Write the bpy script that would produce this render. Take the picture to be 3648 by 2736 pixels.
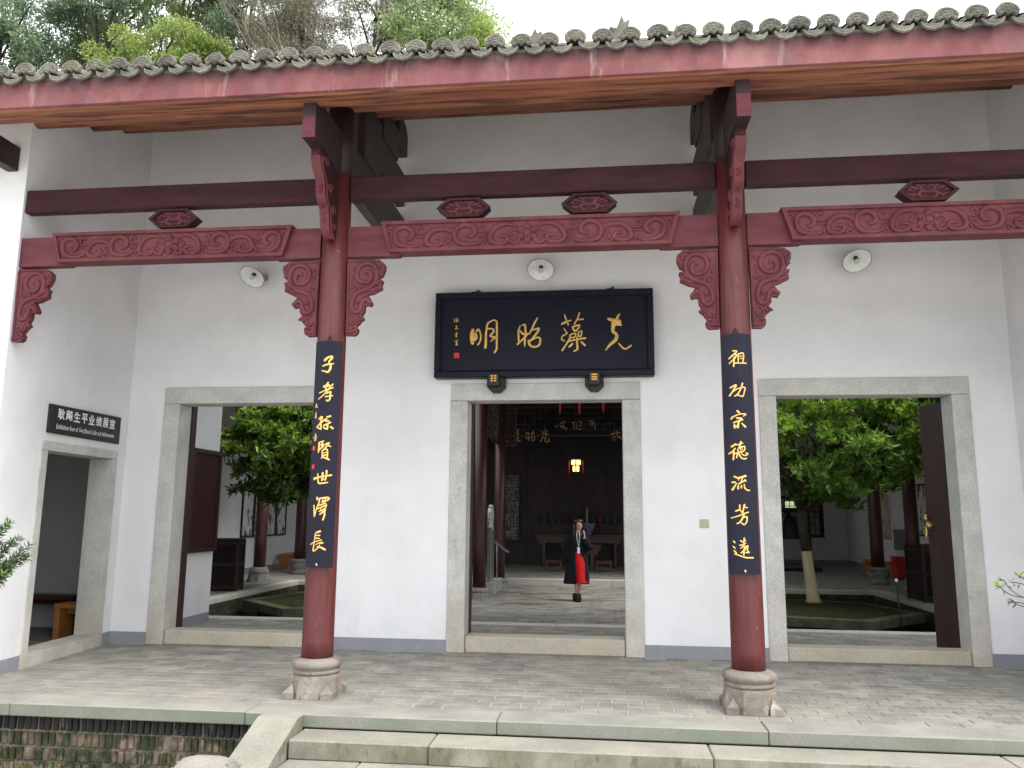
import bpy, bmesh, math, random
from mathutils import Vector, Matrix
from math import sin, cos, pi, radians, hypot, atan2, sqrt
random.seed(11)
for o in list(bpy.data.objects): bpy.data.objects.remove(o)
S = bpy.context.scene
COL = S.collection
# ---------------------------------------------------------------- camera
yaw, pitch, roll = -0.1154, 0.1643, 0.0077
fw = Vector((sin(yaw)*cos(pitch), cos(yaw)*cos(pitch), sin(pitch)))
rt = Vector((cos(yaw), -sin(yaw), 0)); up = rt.cross(fw)
r2 = rt*cos(roll)+up*sin(roll); u2 = up*cos(roll)-rt*sin(roll)
cd = bpy.data.cameras.new('camera'); cam = bpy.data.objects.new('camera', cd); COL.objects.link(cam)
cd.lens = 27.88; cd.sensor_width = 36; cd.clip_end = 2000; cd.clip_start = 0.05
cam.matrix_world = Matrix(((r2.x,u2.x,-fw.x,0.7485),(r2.y,u2.y,-fw.y,-10.0915),(r2.z,u2.z,-fw.z,1.6819),(0,0,0,1)))
S.camera = cam
# ---------------------------------------------------------------- sky, sun, exposure
SUN_EL, SUN_AZ = radians(56), radians(118)      # azimuth clockwise from +Y: behind the camera, to its right
w = bpy.data.worlds.new('World'); S.world = w; w.use_nodes = True
wn = w.node_tree.nodes; wl = w.node_tree.links
sky = wn.new('ShaderNodeTexSky'); sky.sky_type = 'NISHITA'; sky.sun_disc = False
sky.sun_elevation = SUN_EL; sky.sun_rotation = SUN_AZ; sky.air_density = 1.0; sky.dust_density = 6.0; sky.ozone_density = 1.0
hs = wn.new('ShaderNodeHueSaturation'); hs.inputs['Saturation'].default_value = 0.12
mx = wn.new('ShaderNodeMix'); mx.data_type = 'RGBA'; mx.inputs[0].default_value = 0.72
mx.inputs[7].default_value = (7.4, 7.7, 8.0, 1)     # even overcast cloud layer in front of the clear sky
bg = wn['Background']; bg.inputs[1].default_value = 0.12
wl.new(sky.outputs[0], hs.inputs['Color']); wl.new(hs.outputs[0], mx.inputs[6]); wl.new(mx.outputs[2], bg.inputs[0])
sd = bpy.data.lights.new('sun', 'SUN'); sd.energy = 1.2; sd.angle = radians(30); sd.color = (1, 0.965, 0.91)
sun = bpy.data.objects.new('sun', sd); COL.objects.link(sun)
sv = Vector((sin(SUN_AZ)*cos(SUN_EL), cos(SUN_AZ)*cos(SUN_EL), sin(SUN_EL)))
sun.rotation_euler = (-sv).to_track_quat('-Z', 'Y').to_euler(); sun.location = sv*60
S.view_settings.view_transform = 'Standard'; S.view_settings.look = 'None'
S.view_settings.exposure = 1.56; S.view_settings.gamma = 1.0; S.view_settings.use_curve_mapping = False
S.cycles.use_denoising = True
S.cycles.max_bounces = 8; S.cycles.diffuse_bounces = 5; S.cycles.glossy_bounces = 3; S.cycles.transparent_max_bounces = 8
S.cycles.sample_clamp_indirect = 6
# ---------------------------------------------------------------- materials
MAT = {}
def srgb(h):
    c = [int(h[i:i+2], 16)/255 for i in (0, 2, 4)]
    return tuple(x/12.92 if x <= .04045 else ((x+.055)/1.055)**2.4 for x in c)
def pm(name, c1, c2=None, scale=4, stretch=(1,1,1), rough=.7, bump=.0, bscale=40, detail=5, island=0.0, spec=.4,
       speck=None, stain=None, metal=0.0, lo=.35, hi=.65, trans=0, emit=None, coat=0, wave=None):
    """colour noise c1..c2, per-piece brightness (island), fine speckle (speck=(scale,amount)), stain=[(colour,scale,thr,soft,zlo,zhi,stretch,amount)...]"""
    m = bpy.data.materials.new(name); m.use_nodes = True; MAT[name] = m
    N = m.node_tree.nodes; L = m.node_tree.links; b = N['Principled BSDF']
    c2 = c2 or c1
    geo = N.new('ShaderNodeNewGeometry')
    def mapped(st):
        mp = N.new('ShaderNodeMapping'); mp.inputs['Scale'].default_value = st
        L.new(geo.outputs['Position'], mp.inputs[0]); return mp.outputs[0]
    def noise(st, sc, det=5):
        n = N.new('ShaderNodeTexNoise'); n.inputs['Scale'].default_value = sc; n.inputs['Detail'].default_value = det
        n.inputs['Roughness'].default_value = .6
        L.new(mapped(st), n.inputs['Vector']); return n.outputs['Fac']
    def ramp(src, a, c, ca=(0,0,0), cc=(1,1,1)):
        r = N.new('ShaderNodeValToRGB'); e = r.color_ramp.elements
        e[0].position = a; e[1].position = c; e[0].color = (*ca, 1); e[1].color = (*cc, 1)
        L.new(src, r.inputs[0]); return r.outputs[0]
    def math_(op, a, v):
        n = N.new('ShaderNodeMath'); n.operation = op; n.use_clamp = False
        for i, x in enumerate((a, v)):
            if isinstance(x, (int, float)): n.inputs[i].default_value = x
            else: L.new(x, n.inputs[i])
        return n.outputs[0]
    def mix(f, a, c, mode='MIX'):
        n = N.new('ShaderNodeMix'); n.data_type = 'RGBA'; n.blend_type = mode
        for i, x in ((0, f), (6, a), (7, c)):
            if isinstance(x, (int, float)): n.inputs[i].default_value = x
            elif isinstance(x, tuple): n.inputs[i].default_value = (*x, 1)
            else: L.new(x, n.inputs[i])
        return n.outputs[2]
    col = ramp(noise(stretch, scale, detail), lo, hi, c1, c2)
    if wave:
        col = mix(ramp(noise(wave[0], wave[1], 6), .4, .62), col, wave[2])
    if speck:
        s = noise((1,1,1), speck[0], 2)
        f = math_('MULTIPLY_ADD', s, speck[1]*2); N[f.node.name].inputs[2].default_value = 1-speck[1]
        col = mix(1.0, col, f, 'MULTIPLY')
    if island:
        f = math_('MULTIPLY_ADD', geo.outputs['Random Per Island'], island*2)
        f.node.inputs[2].default_value = 1-island
        col = mix(1.0, col, f, 'MULTIPLY')
        ob = N.new('ShaderNodeObjectInfo')
        f = math_('MULTIPLY_ADD', ob.outputs['Random'], island); f.node.inputs[2].default_value = 1-island*.5
        col = mix(1.0, col, f, 'MULTIPLY')
    for st in (stain or []):
        sc, scl, thr, soft, zlo, zhi, strr, amt = st
        f = ramp(noise(strr, scl, 6), thr, thr+soft)
        if zlo is not None:
            sep = N.new('ShaderNodeSeparateXYZ'); L.new(geo.outputs['Position'], sep.inputs[0])
            mr = N.new('ShaderNodeMapRange'); mr.inputs[1].default_value = zlo; mr.inputs[2].default_value = zhi
            mr.inputs[3].default_value = 1; mr.inputs[4].default_value = 0
            L.new(sep.outputs[2], mr.inputs[0]); f = math_('MULTIPLY', f, mr.outputs[0])
        if amt < 0:      # algae that grows on upright faces only
            sn = N.new('ShaderNodeSeparateXYZ'); L.new(geo.outputs['True Normal'], sn.inputs[0])
            f = math_('MULTIPLY', f, math_('SUBTRACT', 1.0, math_('ABSOLUTE', sn.outputs[2], 0)))
        col = mix(math_('MULTIPLY', f, abs(amt)), col, sc)
    L.new(col, b.inputs['Base Color'])
    rr = math_('MULTIPLY_ADD', noise((1,1,1), bscale*.3), .25); rr.node.inputs[2].default_value = rough-.125
    L.new(rr, b.inputs['Roughness'])
    b.inputs['Specular IOR Level'].default_value = spec; b.inputs['Metallic'].default_value = metal
    if coat: b.inputs['Coat Weight'].default_value = coat; b.inputs['Coat Roughness'].default_value = .15
    if bump:
        bn = N.new('ShaderNodeBump'); bn.inputs['Strength'].default_value = min(1, bump); bn.inputs['Distance'].default_value = .01
        L.new(noise(stretch, bscale, 4), bn.inputs['Height']); L.new(bn.outputs[0], b.inputs['Normal'])
    if emit:
        b.inputs['Emission Color'].default_value = (*emit[0], 1); b.inputs['Emission Strength'].default_value = emit[1]
    if trans:
        out = N['Material Output']; t = N.new('ShaderNodeBsdfTranslucent'); ms = N.new('ShaderNodeMixShader')
        ms.inputs[0].default_value = trans; L.new(col, t.inputs[0]); L.new(b.outputs[0], ms.inputs[1]); L.new(t.outputs[0], ms.inputs[2])
        L.new(ms.outputs[0], out.inputs[0])
    return m
pm('plaster', (.70,.70,.715), (.77,.77,.785), 1.2, rough=.9, bump=.12, bscale=30, spec=.2,
   stain=[((.58,.57,.54), .8, .56, .3, None, None, (1,1,.4), .35), ((.46,.45,.41), 3, .5, .25, 0.0, .9, (1,1,.5), .35), ((.52,.50,.47), 1.6, .60, .12, None, None, (2.5,2.5,.2), .16), ((.5,.47,.46), .5, .45, .3, None, None, (1,1,1), .22)])
pm('band', (.235,.245,.27), (.27,.28,.30), 2, rough=.85, bump=.1, spec=.2, stain=[((.42,.42,.4), 6, .6, .15, None, None, (1,1,.5), .4)])
pm('granite', (.42,.42,.40), (.54,.53,.50), 3, rough=.8, bump=.35, bscale=120, speck=(75,.5), spec=.3,
   stain=[((.42,.34,.22), 2.2, .36, .3, .05, 1.1, (1,1,.6), .6), ((.17,.18,.15), 5, .62, .14, None, None, (1,1,.25), .35)])
pm('granite_sill', (.40,.365,.30), (.47,.43,.35), 3, rough=.8, bump=.35, bscale=120, speck=(75,.42), spec=.3,
   stain=[((.46,.35,.2), 2.6, .5, .2, None, None, (1,1,1), .4), ((.3,.27,.23), 6, .58, .15, None, None, (1,1,1), .4)])
pm('granite_step', (.22,.21,.178), (.30,.285,.24), 2, rough=.85, bump=.4, bscale=110, speck=(70,.4), spec=.25, island=.07,
   stain=[((.10,.10,.05), 2.6, .33, .28, None, None, (1,1,.7), -.8), ((.05,.045,.025), 7, .58, .1, None, None, (1,1,.5), -.6), ((.24,.23,.2), 4, .58, .2, None, None, (1,1,1), .4)])
pm('granite_edge', (.22,.215,.192), (.30,.29,.257), 2, rough=.85, bump=.4, bscale=110, speck=(70,.36), spec=.25, island=.08,
   stain=[((.12,.14,.095), 2.0, .30, .3, None, None, (1,1,1), -.72), ((.17,.20,.14), 5.0, .5, .2, None, None, (1,1,1), -.5)])
pm('brick', (.182,.178,.158), (.275,.262,.230), 3, rough=.8, bump=.3, bscale=60, island=.20, spec=.35,
   stain=[((.36,.28,.23), .9, .54, .2, None, None, (1,1,1), .5), ((.5,.47,.41), 9, .64, .1, None, None, (1,1,1), .55), ((.15,.16,.15), 2.2, .6, .15, None, None, (1,1,1), .4)])
pm('brick_path', (.175,.172,.15), (.28,.27,.235), 3, rough=.8, bump=.3, bscale=60, island=.22, spec=.35,
   stain=[((.075,.045,.035), .75, .54, .10, None, None, (.9,1.6,1), .75), ((.10,.10,.09), 2.2, .6, .15, None, None, (1,1,1), .5)])
pm('mortar', (.36,.33,.29), (.47,.43,.37), 8, rough=.95, bump=.4, spec=.15, stain=[((.2,.2,.17), 2, .5, .2, None, None, (1,1,1), .5)])
pm('old_brick', (.055,.05,.042), (.20,.145,.11), 5, rough=.9, bump=.5, bscale=50, island=.35, spec=.2,
   stain=[((.020,.034,.011), 7, .42, .12, None, None, (1,1,.6), .9), ((.022,.024,.026), 3, .30, .15, -.22, -.30, (1,1,1), .9), ((.36,.33,.28), 12, .62, .08, None, None, (1,1,.5), .5)])  # top course near black: soot plus the slab's shadow, put into the colour
pm('old_mortar', (.14,.115,.085), (.25,.20,.15), 10, rough=.95, bump=.5, spec=.1, stain=[((.06,.08,.03), 4, .5, .15, None, None, (1,1,1), .7)])
pm('column_red', (.074,.015,.015), (.112,.026,.025), 3, stretch=(4,4,.5), rough=.42, bump=.06, bscale=60, spec=.34,
   stain=[((.16,.07,.075), 3.2, .52, .25, None, None, (5,5,.35), .45), ((.17,.06,.055), 11, .66, .03, None, None, (1,1,.7), .8), ((.07,.015,.015), 9, .60, .1, None, None, (2,2,.8), .6), ((.45,.38,.36), 30, .71, .03, None, None, (1,1,.5), .8)])
pm('beam_red', (.088,.021,.028), (.132,.036,.045), 3, stretch=(.6,3,3), rough=.58, bump=.12, bscale=50, spec=.2,
   stain=[((.17,.07,.075), 2.2, .55, .25, None, None, (.5,2,2), .4), ((.08,.03,.035), 5, .58, .15, None, None, (.7,1,1), .4)])
pm('carve_red', (.088,.021,.027), (.132,.036,.044), 4, rough=.58, bump=.12, bscale=60, spec=.2,
   stain=[((.22,.10,.10), 9, .62, .12, None, None, (1,1,1), .45), ((.09,.03,.03), 5, .58, .15, None, None, (1,1,1), .4)])
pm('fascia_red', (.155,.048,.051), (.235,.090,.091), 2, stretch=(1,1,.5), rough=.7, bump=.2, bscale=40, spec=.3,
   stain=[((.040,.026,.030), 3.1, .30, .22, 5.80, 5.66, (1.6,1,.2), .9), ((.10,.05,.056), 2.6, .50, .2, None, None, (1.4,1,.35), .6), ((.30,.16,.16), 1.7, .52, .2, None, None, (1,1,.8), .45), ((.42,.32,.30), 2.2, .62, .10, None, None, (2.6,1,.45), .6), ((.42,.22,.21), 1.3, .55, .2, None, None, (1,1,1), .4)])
pm('raw_wood', (.165,.058,.032), (.30,.12,.066), 2.2, stretch=(.35,6,6), rough=.65, bump=.2, bscale=20, spec=.3,
   stain=[((.045,.018,.014), 2.5, .50, .10, None, None, (.4,7,7), .8), ((.26,.07,.05), 1.2, .5, .3, None, None, (.6,2,2), .5)])
pm('dark_wood', (.020,.014,.014), (.040,.022,.020), 3, stretch=(3,3,.5), rough=.5, bump=.1, spec=.4)
pm('door_wood', (.026,.015,.014), (.042,.020,.018), 4, stretch=(5,5,.4), rough=.5, bump=.1, spec=.4)
pm('table_wood', (.085,.032,.02), (.14,.055,.035), 4, stretch=(1,3,3), rough=.4, bump=.06, spec=.5)
pm('bench_wood', (.44,.17,.045), (.56,.25,.07), 4, stretch=(3,3,.6), rough=.45, bump=.05, spec=.45)
pm('tile', (.10,.097,.082), (.19,.18,.152), 6, rough=.9, bump=.5, bscale=90, island=.16, spec=.2,
   stain=[((.17,.19,.09), 8, .54, .12, None, None, (1,1,1), .5), ((.055,.055,.05), 5, .58, .12, None, None, (1,1,1), .55), ((.32,.31,.27), 14, .62, .08, None, None, (1,1,1), .45)])
pm('lacquer', (.007,.008,.019), (.011,.011,.021), 3, rough=.42, bump=.02, spec=.18, stain=[((.03,.028,.04), 4, .6, .2, None, None, (3,3,.6), .35)])
pm('black', (.014,.014,.014), (.02,.019,.018), 5, rough=.55, spec=.4)
pm('gold', (.62,.37,.085), (.80,.53,.16), 30, rough=.42, bump=.3, bscale=160, metal=.25, spec=.5)
pm('amber', (.80,.40,.08), (.85,.47,.12), 20, rough=.5)
pm('seal_red', (.50,.02,.03), (.62,.05,.06), 60, rough=.6)
pm('white_paint', (.62,.63,.60), (.72,.72,.70), 14, rough=.45, bump=.05, spec=.5, stain=[((.12,.10,.08), 30, .68, .04, None, None, (1,1,1), .8)])
pm('white_text', (.78,.78,.78), rough=.6)
pm('edge_pale', (.42,.41,.37), (.52,.50,.45), 3, rough=.85, bump=.3, speck=(70,.3), stain=[((.2,.2,.16), 3, .58, .15, None, None, (1,1,1), .5)])
pm('brass', (.55,.36,.10), (.75,.55,.2), 20, rough=.35, metal=.9)
pm('steel', (.5,.5,.52), rough=.3, metal=.9)
pm('switch_plastic', (.42,.37,.28), (.46,.41,.31), 4, rough=.4)
pm('stone_base', (.155,.132,.113), (.27,.238,.20), 5, rough=.9, bump=.6, bscale=70, speck=(90,.25), spec=.2,
   stain=[((.52,.46,.37), 6, .56, .12, None, None, (1,1,1), .6), ((.10,.09,.085), 10, .62, .06, None, None, (1,1,.7), .7), ((.25,.19,.17), 3, .55, .15, None, None, (1,1,1), .4)])
pm('stone_base_dark', (.16,.16,.15), (.30,.30,.28), 6, rough=.9, bump=.5, bscale=70, spec=.2, stain=[((.05,.05,.05), 6, .5, .12, None, None, (1,1,1), .7)])
pm('pit_wall', (.02,.024,.016), (.055,.055,.04), 5, rough=.9, bump=.5, bscale=40, island=.3, spec=.2, stain=[((.03,.05,.015), 4, .45, .2, None, None, (1,1,1), .7)])
pm('moss_soil', (.018,.022,.008), (.045,.045,.018), 6, rough=.95, bump=.6, bscale=60, spec=.1, stain=[((.12,.07,.05), 3, .6, .1, None, None, (1,1,1), .5)])
pm('planter_stone', (.06,.062,.04), (.12,.115,.08), 4, rough=.9, bump=.4, spec=.2, stain=[((.05,.06,.025), 3, .5, .2, None, None, (1,1,1), .6)])
pm('water', (.008,.010,.008), rough=.06, spec=.5)
pm('ground', (.05,.055,.03), (.12,.115,.07), 2, rough=.95, bump=.6, spec=.1)
pm('grass', (.09,.16,.025), (.17,.24,.05), 6, rough=.8, island=.3, trans=.25)
pm('hill', (.03,.05,.02), (.07,.08,.03), .4, rough=.95)
pm('bark', (.045,.036,.028), (.085,.07,.055), 8, stretch=(3,3,.7), rough=.95, bump=.7, bscale=30, spec=.1)
pm('lime', (.46,.38,.22), (.58,.50,.32), 8, stretch=(5,5,.6), rough=.95, bump=.5, bscale=50, stain=[((.2,.16,.09), 6, .6, .1, None, None, (4,4,.4), .6)])
pm('twig', (.15,.125,.095), (.25,.215,.165), 6, rough=.9)
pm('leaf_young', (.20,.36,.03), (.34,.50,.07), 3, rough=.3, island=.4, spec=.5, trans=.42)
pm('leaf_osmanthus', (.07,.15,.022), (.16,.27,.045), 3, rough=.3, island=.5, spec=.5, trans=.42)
pm('leaf_dark', (.18,.26,.155), (.31,.38,.22), .25, rough=.6, island=.45, trans=.55, lo=.4, hi=.6)
pm('leaf_mid', (.19,.27,.12), (.31,.38,.17), .25, rough=.6, island=.45, trans=.55, lo=.4, hi=.6)
pm('leaf_light', (.23,.31,.075), (.34,.41,.13), .4, rough=.6, island=.35, trans=.45, lo=.4, hi=.6)
pm('leaf_olive', (.21,.215,.145), (.31,.30,.20), .3, rough=.7, island=.4, trans=.4, lo=.4, hi=.6)
pm('leaf_needle', (.030,.085,.022), (.08,.16,.045), 8, rough=.5, island=.4, trans=.15)
pm('leaf_lime', (.28,.40,.03), (.36,.46,.06), 8, rough=.5, island=.3, trans=.3)
pm('leaf_grey', (.11,.125,.08), (.17,.18,.12), 8, rough=.6, island=.3, trans=.2)
pm('skin', (.60,.39,.29), (.66,.45,.34), 20, rough=.5)
pm('coat_cloth', (.008,.009,.014), (.014,.014,.020), 12, rough=.9, bump=.2, spec=.15)
pm('skirt_red', (.50,.008,.010), (.60,.014,.016), 10, rough=.75, spec=.2)
pm('hair', (.008,.007,.008), (.016,.013,.013), 40, stretch=(3,3,.4), rough=.4)
pm('fluff', (.006,.006,.006), (.013,.012,.012), 60, rough=.95, bump=.9, bscale=90)
pm('badge', (.55,.65,.80), (.75,.8,.88), 30, rough=.4)
pm('lanyard', (.7,.72,.78), rough=.6)
pm('maroon_board', (.030,.006,.007), (.045,.010,.011), 5, rough=.4, spec=.5, stain=[((.14,.05,.045), 26, .62, .06, None, None, (1,1,3), .5)])
pm('ink_paper', (.68,.68,.66), (.74,.74,.72), 5, rough=.8, stain=[((.03,.03,.035), 3.5, .52, .06, None, None, (2,2,1), .95), ((.3,.3,.3), 5, .5, .2, None, None, (1,1,1), .6)])
pm('colour_paper', (.55,.53,.47), (.45,.40,.33), 3, rough=.8, stain=[((.05,.22,.33), 2.5, .48, .08, .9, 1.7, (1,1,1), .9), ((.55,.20,.06), 3, .52, .08, None, None, (1,1,1), .8)])
pm('engraved', (.10,.10,.105), (.16,.16,.165), 4, rough=.5, stain=[((.45,.45,.45), 30, .6, .05, None, None, (1,1,2), .5)])
pm('plinth', (.28,.28,.285), (.36,.36,.36), 4, rough=.7, bump=.1)
pm('bin_red', (.33,.012,.02), (.40,.02,.03), 4, rough=.4)
pm('lantern_glow', (.9,.6,.3), (.9,.6,.3), 4, rough=.5, emit=((1, .50, .14), 1.5))
pm('tassel', (.36,.012,.015), (.5,.03,.03), 12, rough=.6)
pm('green_light', (.4,.6,.3), rough=.6, emit=((.45,.62,.30), .35))
pm('bronze', (.030,.028,.024), (.06,.055,.045), 5, rough=.5, metal=.5)
pm('porcelain', (.05,.07,.16), (.4,.42,.5), 14, rough=.25)
pm('bulb', (.5,.5,.47), rough=.15, spec=.6)
# ---------------------------------------------------------------- helpers
ORG = {}
class MB:
    """collects faces in world coordinates (or in the thing's own frame when local=True)"""
    def __init__(s): s.v = []; s.f = []; s.sm = []
    def add(s, vs, fs, smooth=False):
        k = len(s.v); s.v += [tuple(p) for p in vs]; s.f += [tuple(i+k for i in f) for f in fs]; s.sm += [smooth]*len(fs); return s
    def box(s, x0, x1, y0, y1, z0, z1, c=0.0):
        if c <= 0:
            vs = [(x, y, z) for z in (z0, z1) for x, y in ((x0,y0),(x1,y0),(x1,y1),(x0,y1))]
            return s.add(vs, [(3,2,1,0),(4,5,6,7),(0,1,5,4),(1,2,6,5),(2,3,7,6),(3,0,4,7)])
        vs = []; ids = {}
        X = (x0, x1); Y = (y0, y1); Z = (z0, z1)
        for i in (0,1):
            for j in (0,1):
                for k in (0,1):
                    dx = c if i == 0 else -c; dy = c if j == 0 else -c; dz = c if k == 0 else -c
                    ids[i,j,k,'x'] = len(vs); vs.append((X[i], Y[j]+dy, Z[k]+dz))
                    ids[i,j,k,'y'] = len(vs); vs.append((X[i]+dx, Y[j], Z[k]+dz))
                    ids[i,j,k,'z'] = len(vs); vs.append((X[i]+dx, Y[j]+dy, Z[k]))
        g = lambda *a: ids[a]
        fs = []
        for i in (0,1):
            q = [g(i,0,0,'x'),g(i,1,0,'x'),g(i,1,1,'x'),g(i,0,1,'x')]; fs.append(q if i else q[::-1])
            q = [g(0,i,0,'y'),g(0,i,1,'y'),g(1,i,1,'y'),g(1,i,0,'y')]; fs.append(q if i else q[::-1])
            q = [g(0,0,i,'z'),g(1,0,i,'z'),g(1,1,i,'z'),g(0,1,i,'z')]; fs.append(q if i else q[::-1])
        for i in (0,1):
            for j in (0,1):
                fs.append([g(i,j,0,'x'),g(i,j,1,'x'),g(i,j,1,'y'),g(i,j,0,'y')])
                fs.append([g(i,0,j,'x'),g(i,1,j,'x'),g(i,1,j,'z'),g(i,0,j,'z')])
                fs.append([g(0,i,j,'y'),g(1,i,j,'y'),g(1,i,j,'z'),g(0,i,j,'z')])
                for k in (0,1): fs.append([g(i,j,k,'x'),g(i,j,k,'y'),g(i,j,k,'z')])
        return s.add(vs, fs)
    def prism(s, poly, fn, d0, d1):
        """2-D outline poly mapped by fn(a,b,depth) between two depths"""
        n = len(poly)
        vs = [fn(a, b, d0) for a, b in poly]+[fn(a, b, d1) for a, b in poly]
        return s.add(vs, [tuple(range(n))[::-1], tuple(range(n, 2*n))]+[(i, (i+1) % n, n+(i+1) % n, n+i) for i in range(n)])
    def tube(s, pts, rad, n=8, smooth=True, cap=True):
        pts = [Vector(p) for p in pts]; m = len(pts)
        rs = rad if isinstance(rad, (list, tuple)) else [rad]*m
        vs = []; ref = None
        for i, p in enumerate(pts):
            t = (pts[min(i+1, m-1)]-pts[max(i-1, 0)])
            t = t.normalized() if t.length > 1e-9 else Vector((0,0,1))
            if ref is None or abs(ref.dot(t)) > .98: ref = Vector((1,0,0)) if abs(t.x) < .8 else Vector((0,1,0))
            a = (ref-t*ref.dot(t)).normalized(); b = t.cross(a); ref = a
            for k in range(n):
                an = 2*pi*k/n; vs.append(p+(a*cos(an)+b*sin(an))*rs[i])
        fs = [(i*n+k, i*n+(k+1) % n, (i+1)*n+(k+1) % n, (i+1)*n+k) for i in range(m-1) for k in range(n)]
        if cap: fs += [tuple(range(n))[::-1], tuple(range((m-1)*n, m*n))]
        return s.add(vs, fs, smooth)
    def lathe(s, prof, cx, cy, n=24, smooth=True, fn=None, cap=True):
        vs = []
        for r, z in prof:
            for k in range(n):
                a = 2*pi*k/n
                vs.append((cx+r*cos(a), cy+r*sin(a), z))
        m = len(prof)
        fs = [(i*n+k, i*n+(k+1) % n, (i+1)*n+(k+1) % n, (i+1)*n+k) for i in range(m-1) for k in range(n)]
        if cap: fs += [tuple(range(n))[::-1], tuple(range((m-1)*n, m*n))]
        return s.add(vs, fs, smooth)
    def loft(s, rings, closed=True, cap=False, smooth=True):
        n = len(rings[0]); m = len(rings); vs = [p for r in rings for p in r]
        kk = n if closed else n-1
        fs = [(i*n+k, i*n+(k+1) % n, (i+1)*n+(k+1) % n, (i+1)*n+k) for i in range(m-1) for k in range(kk)]
        if cap: fs += [tuple(range(n))[::-1], tuple(range((m-1)*n, m*n))]
        return s.add(vs, fs, smooth)
    def build(s, name, mat, parent=None, local=False):
        me = bpy.data.meshes.new(name)
        off = (0,0,0) if (local or parent is None) else ORG.get(parent.name_full, (0,0,0))
        me.from_pydata([(x-off[0], y-off[1], z-off[2]) for x, y, z in s.v], [], s.f)
        if any(s.sm): me.polygons.foreach_set('use_smooth', s.sm)
        me.materials.append(MAT[mat] if isinstance(mat, str) else mat); me.update()
        o = bpy.data.objects.new(name, me); COL.objects.link(o)
        if parent is not None:
            o.parent = parent
            if not local: ORG[o.name_full] = off
        return o
def ids(o, label=None, cat=None, group=None, kind=None):
    if label: o['label'] = label
    if cat: o['category'] = cat
    if group: o['group'] = group
    if kind: o['kind'] = kind
    return o
def thing(name, loc, label, cat, group=None, rz=0):
    o = bpy.data.objects.new(name, None); COL.objects.link(o); o.location = loc; o.rotation_euler.z = rz
    o.empty_display_size = .1
    ORG[o.name_full] = tuple(loc); return ids(o, label, cat, group)
def copy_tree(o, parent=None):
    c = o.copy(); COL.objects.link(c); c.parent = parent
    for ch in list(o.children): copy_tree(ch, c)
    return c
def piece(name, me, parent, loc, rz=0):
    """a small repeated part sharing mesh data; loc in world"""
    o = bpy.data.objects.new(name, me); COL.objects.link(o); o.parent = parent
    off = ORG.get(parent.name_full, (0,0,0)); o.location = (loc[0]-off[0], loc[1]-off[1], loc[2]-off[2]); o.rotation_euler.z = rz
    return o
def mesh_of(mb, name, mat):
    o = mb.build(name, mat); me = o.data; bpy.data.objects.remove(o); return me
def smooth_path(pts, per=6):
    """Catmull-Rom through rows of numbers"""
    if len(pts) < 3:
        a, b = pts[0], pts[-1]
        return [tuple(x+(y-x)*t/4 for x, y in zip(a, b)) for t in range(5)] if len(pts) > 1 else pts
    out = []; n = len(pts)
    for i in range(n-1):
        p0, p1, p2, p3 = pts[max(i-1,0)], pts[i], pts[i+1], pts[min(i+2,n-1)]
        for k in range(per):
            t = k/per
            out.append(tuple(.5*((2*b)+(-a+c)*t+(2*a-5*b+4*c-d)*t*t+(-a+3*b-3*c+d)*t**3) for a, b, c, d in zip(p0, p1, p2, p3)))
    out.append(tuple(pts[-1])); return out
def relief(mb, strokes, fn, hmul=.28, hmin=.0, per=5):
    """brush strokes [x,z,w, x,z,w ...] in mm as rounded raised ribbons; fn(x,z,h) gives the point"""
    prof = ((-.5,0),(-.46,.62),(-.2,.95),(.2,.95),(.46,.62),(.5,0))
    for st in strokes:
        p = [(st[i]/1000, st[i+1]/1000, st[i+2]/1000) for i in range(0, len(st), 3)]
        if len(p) == 1: continue
        q = smooth_path(p, per)
        def endcap(a, b):
            dx, dz = a[0]-b[0], a[1]-b[1]; l = hypot(dx, dz) or 1; dx /= l; dz /= l; wd = a[2]
            return [(a[0]+dx*wd*.46, a[1]+dz*wd*.46, wd*.2), (a[0]+dx*wd*.3, a[1]+dz*wd*.3, wd*.75)]
        e0 = endcap(q[0], q[1]); e1 = endcap(q[-1], q[-2])
        q = e0+q+e1[::-1]
        rings = []
        for i in range(len(q)):
            a = q[max(i-1,0)]; b = q[min(i+1,len(q)-1)]
            dx, dz = b[0]-a[0], b[1]-a[1]; l = hypot(dx, dz) or 1; nx, nz = -dz/l, dx/l; wd = max(q[i][2], .001)
            rings.append([fn(q[i][0]+nx*wd*u, q[i][1]+nz*wd*u, h*(hmin+wd*hmul)) for u, h in prof])
        mb.loft(rings, closed=False)
    return mb
def grid_bricks(x0, x1, y0, y1, bx, by, gap, zt, th, jit=.002):
    """running bond: list of (cx,cy,z,sx) for bricks laid with the long side along x"""
    out = []; ny = int(round((y1-y0)/by)); by = (y1-y0)/ny
    for j in range(ny):
        off = (bx/2 if j % 2 else 0)+random.uniform(-.02,.02)
        x = x0-off
        while x < x1-1e-6:
            a, b = max(x, x0), min(x+bx, x1)
            if b-a > .03: out.append(((a+b)/2, y0+(j+.5)*by, zt+random.uniform(-jit, jit), b-a, by))
            x += bx
    return out
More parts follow.
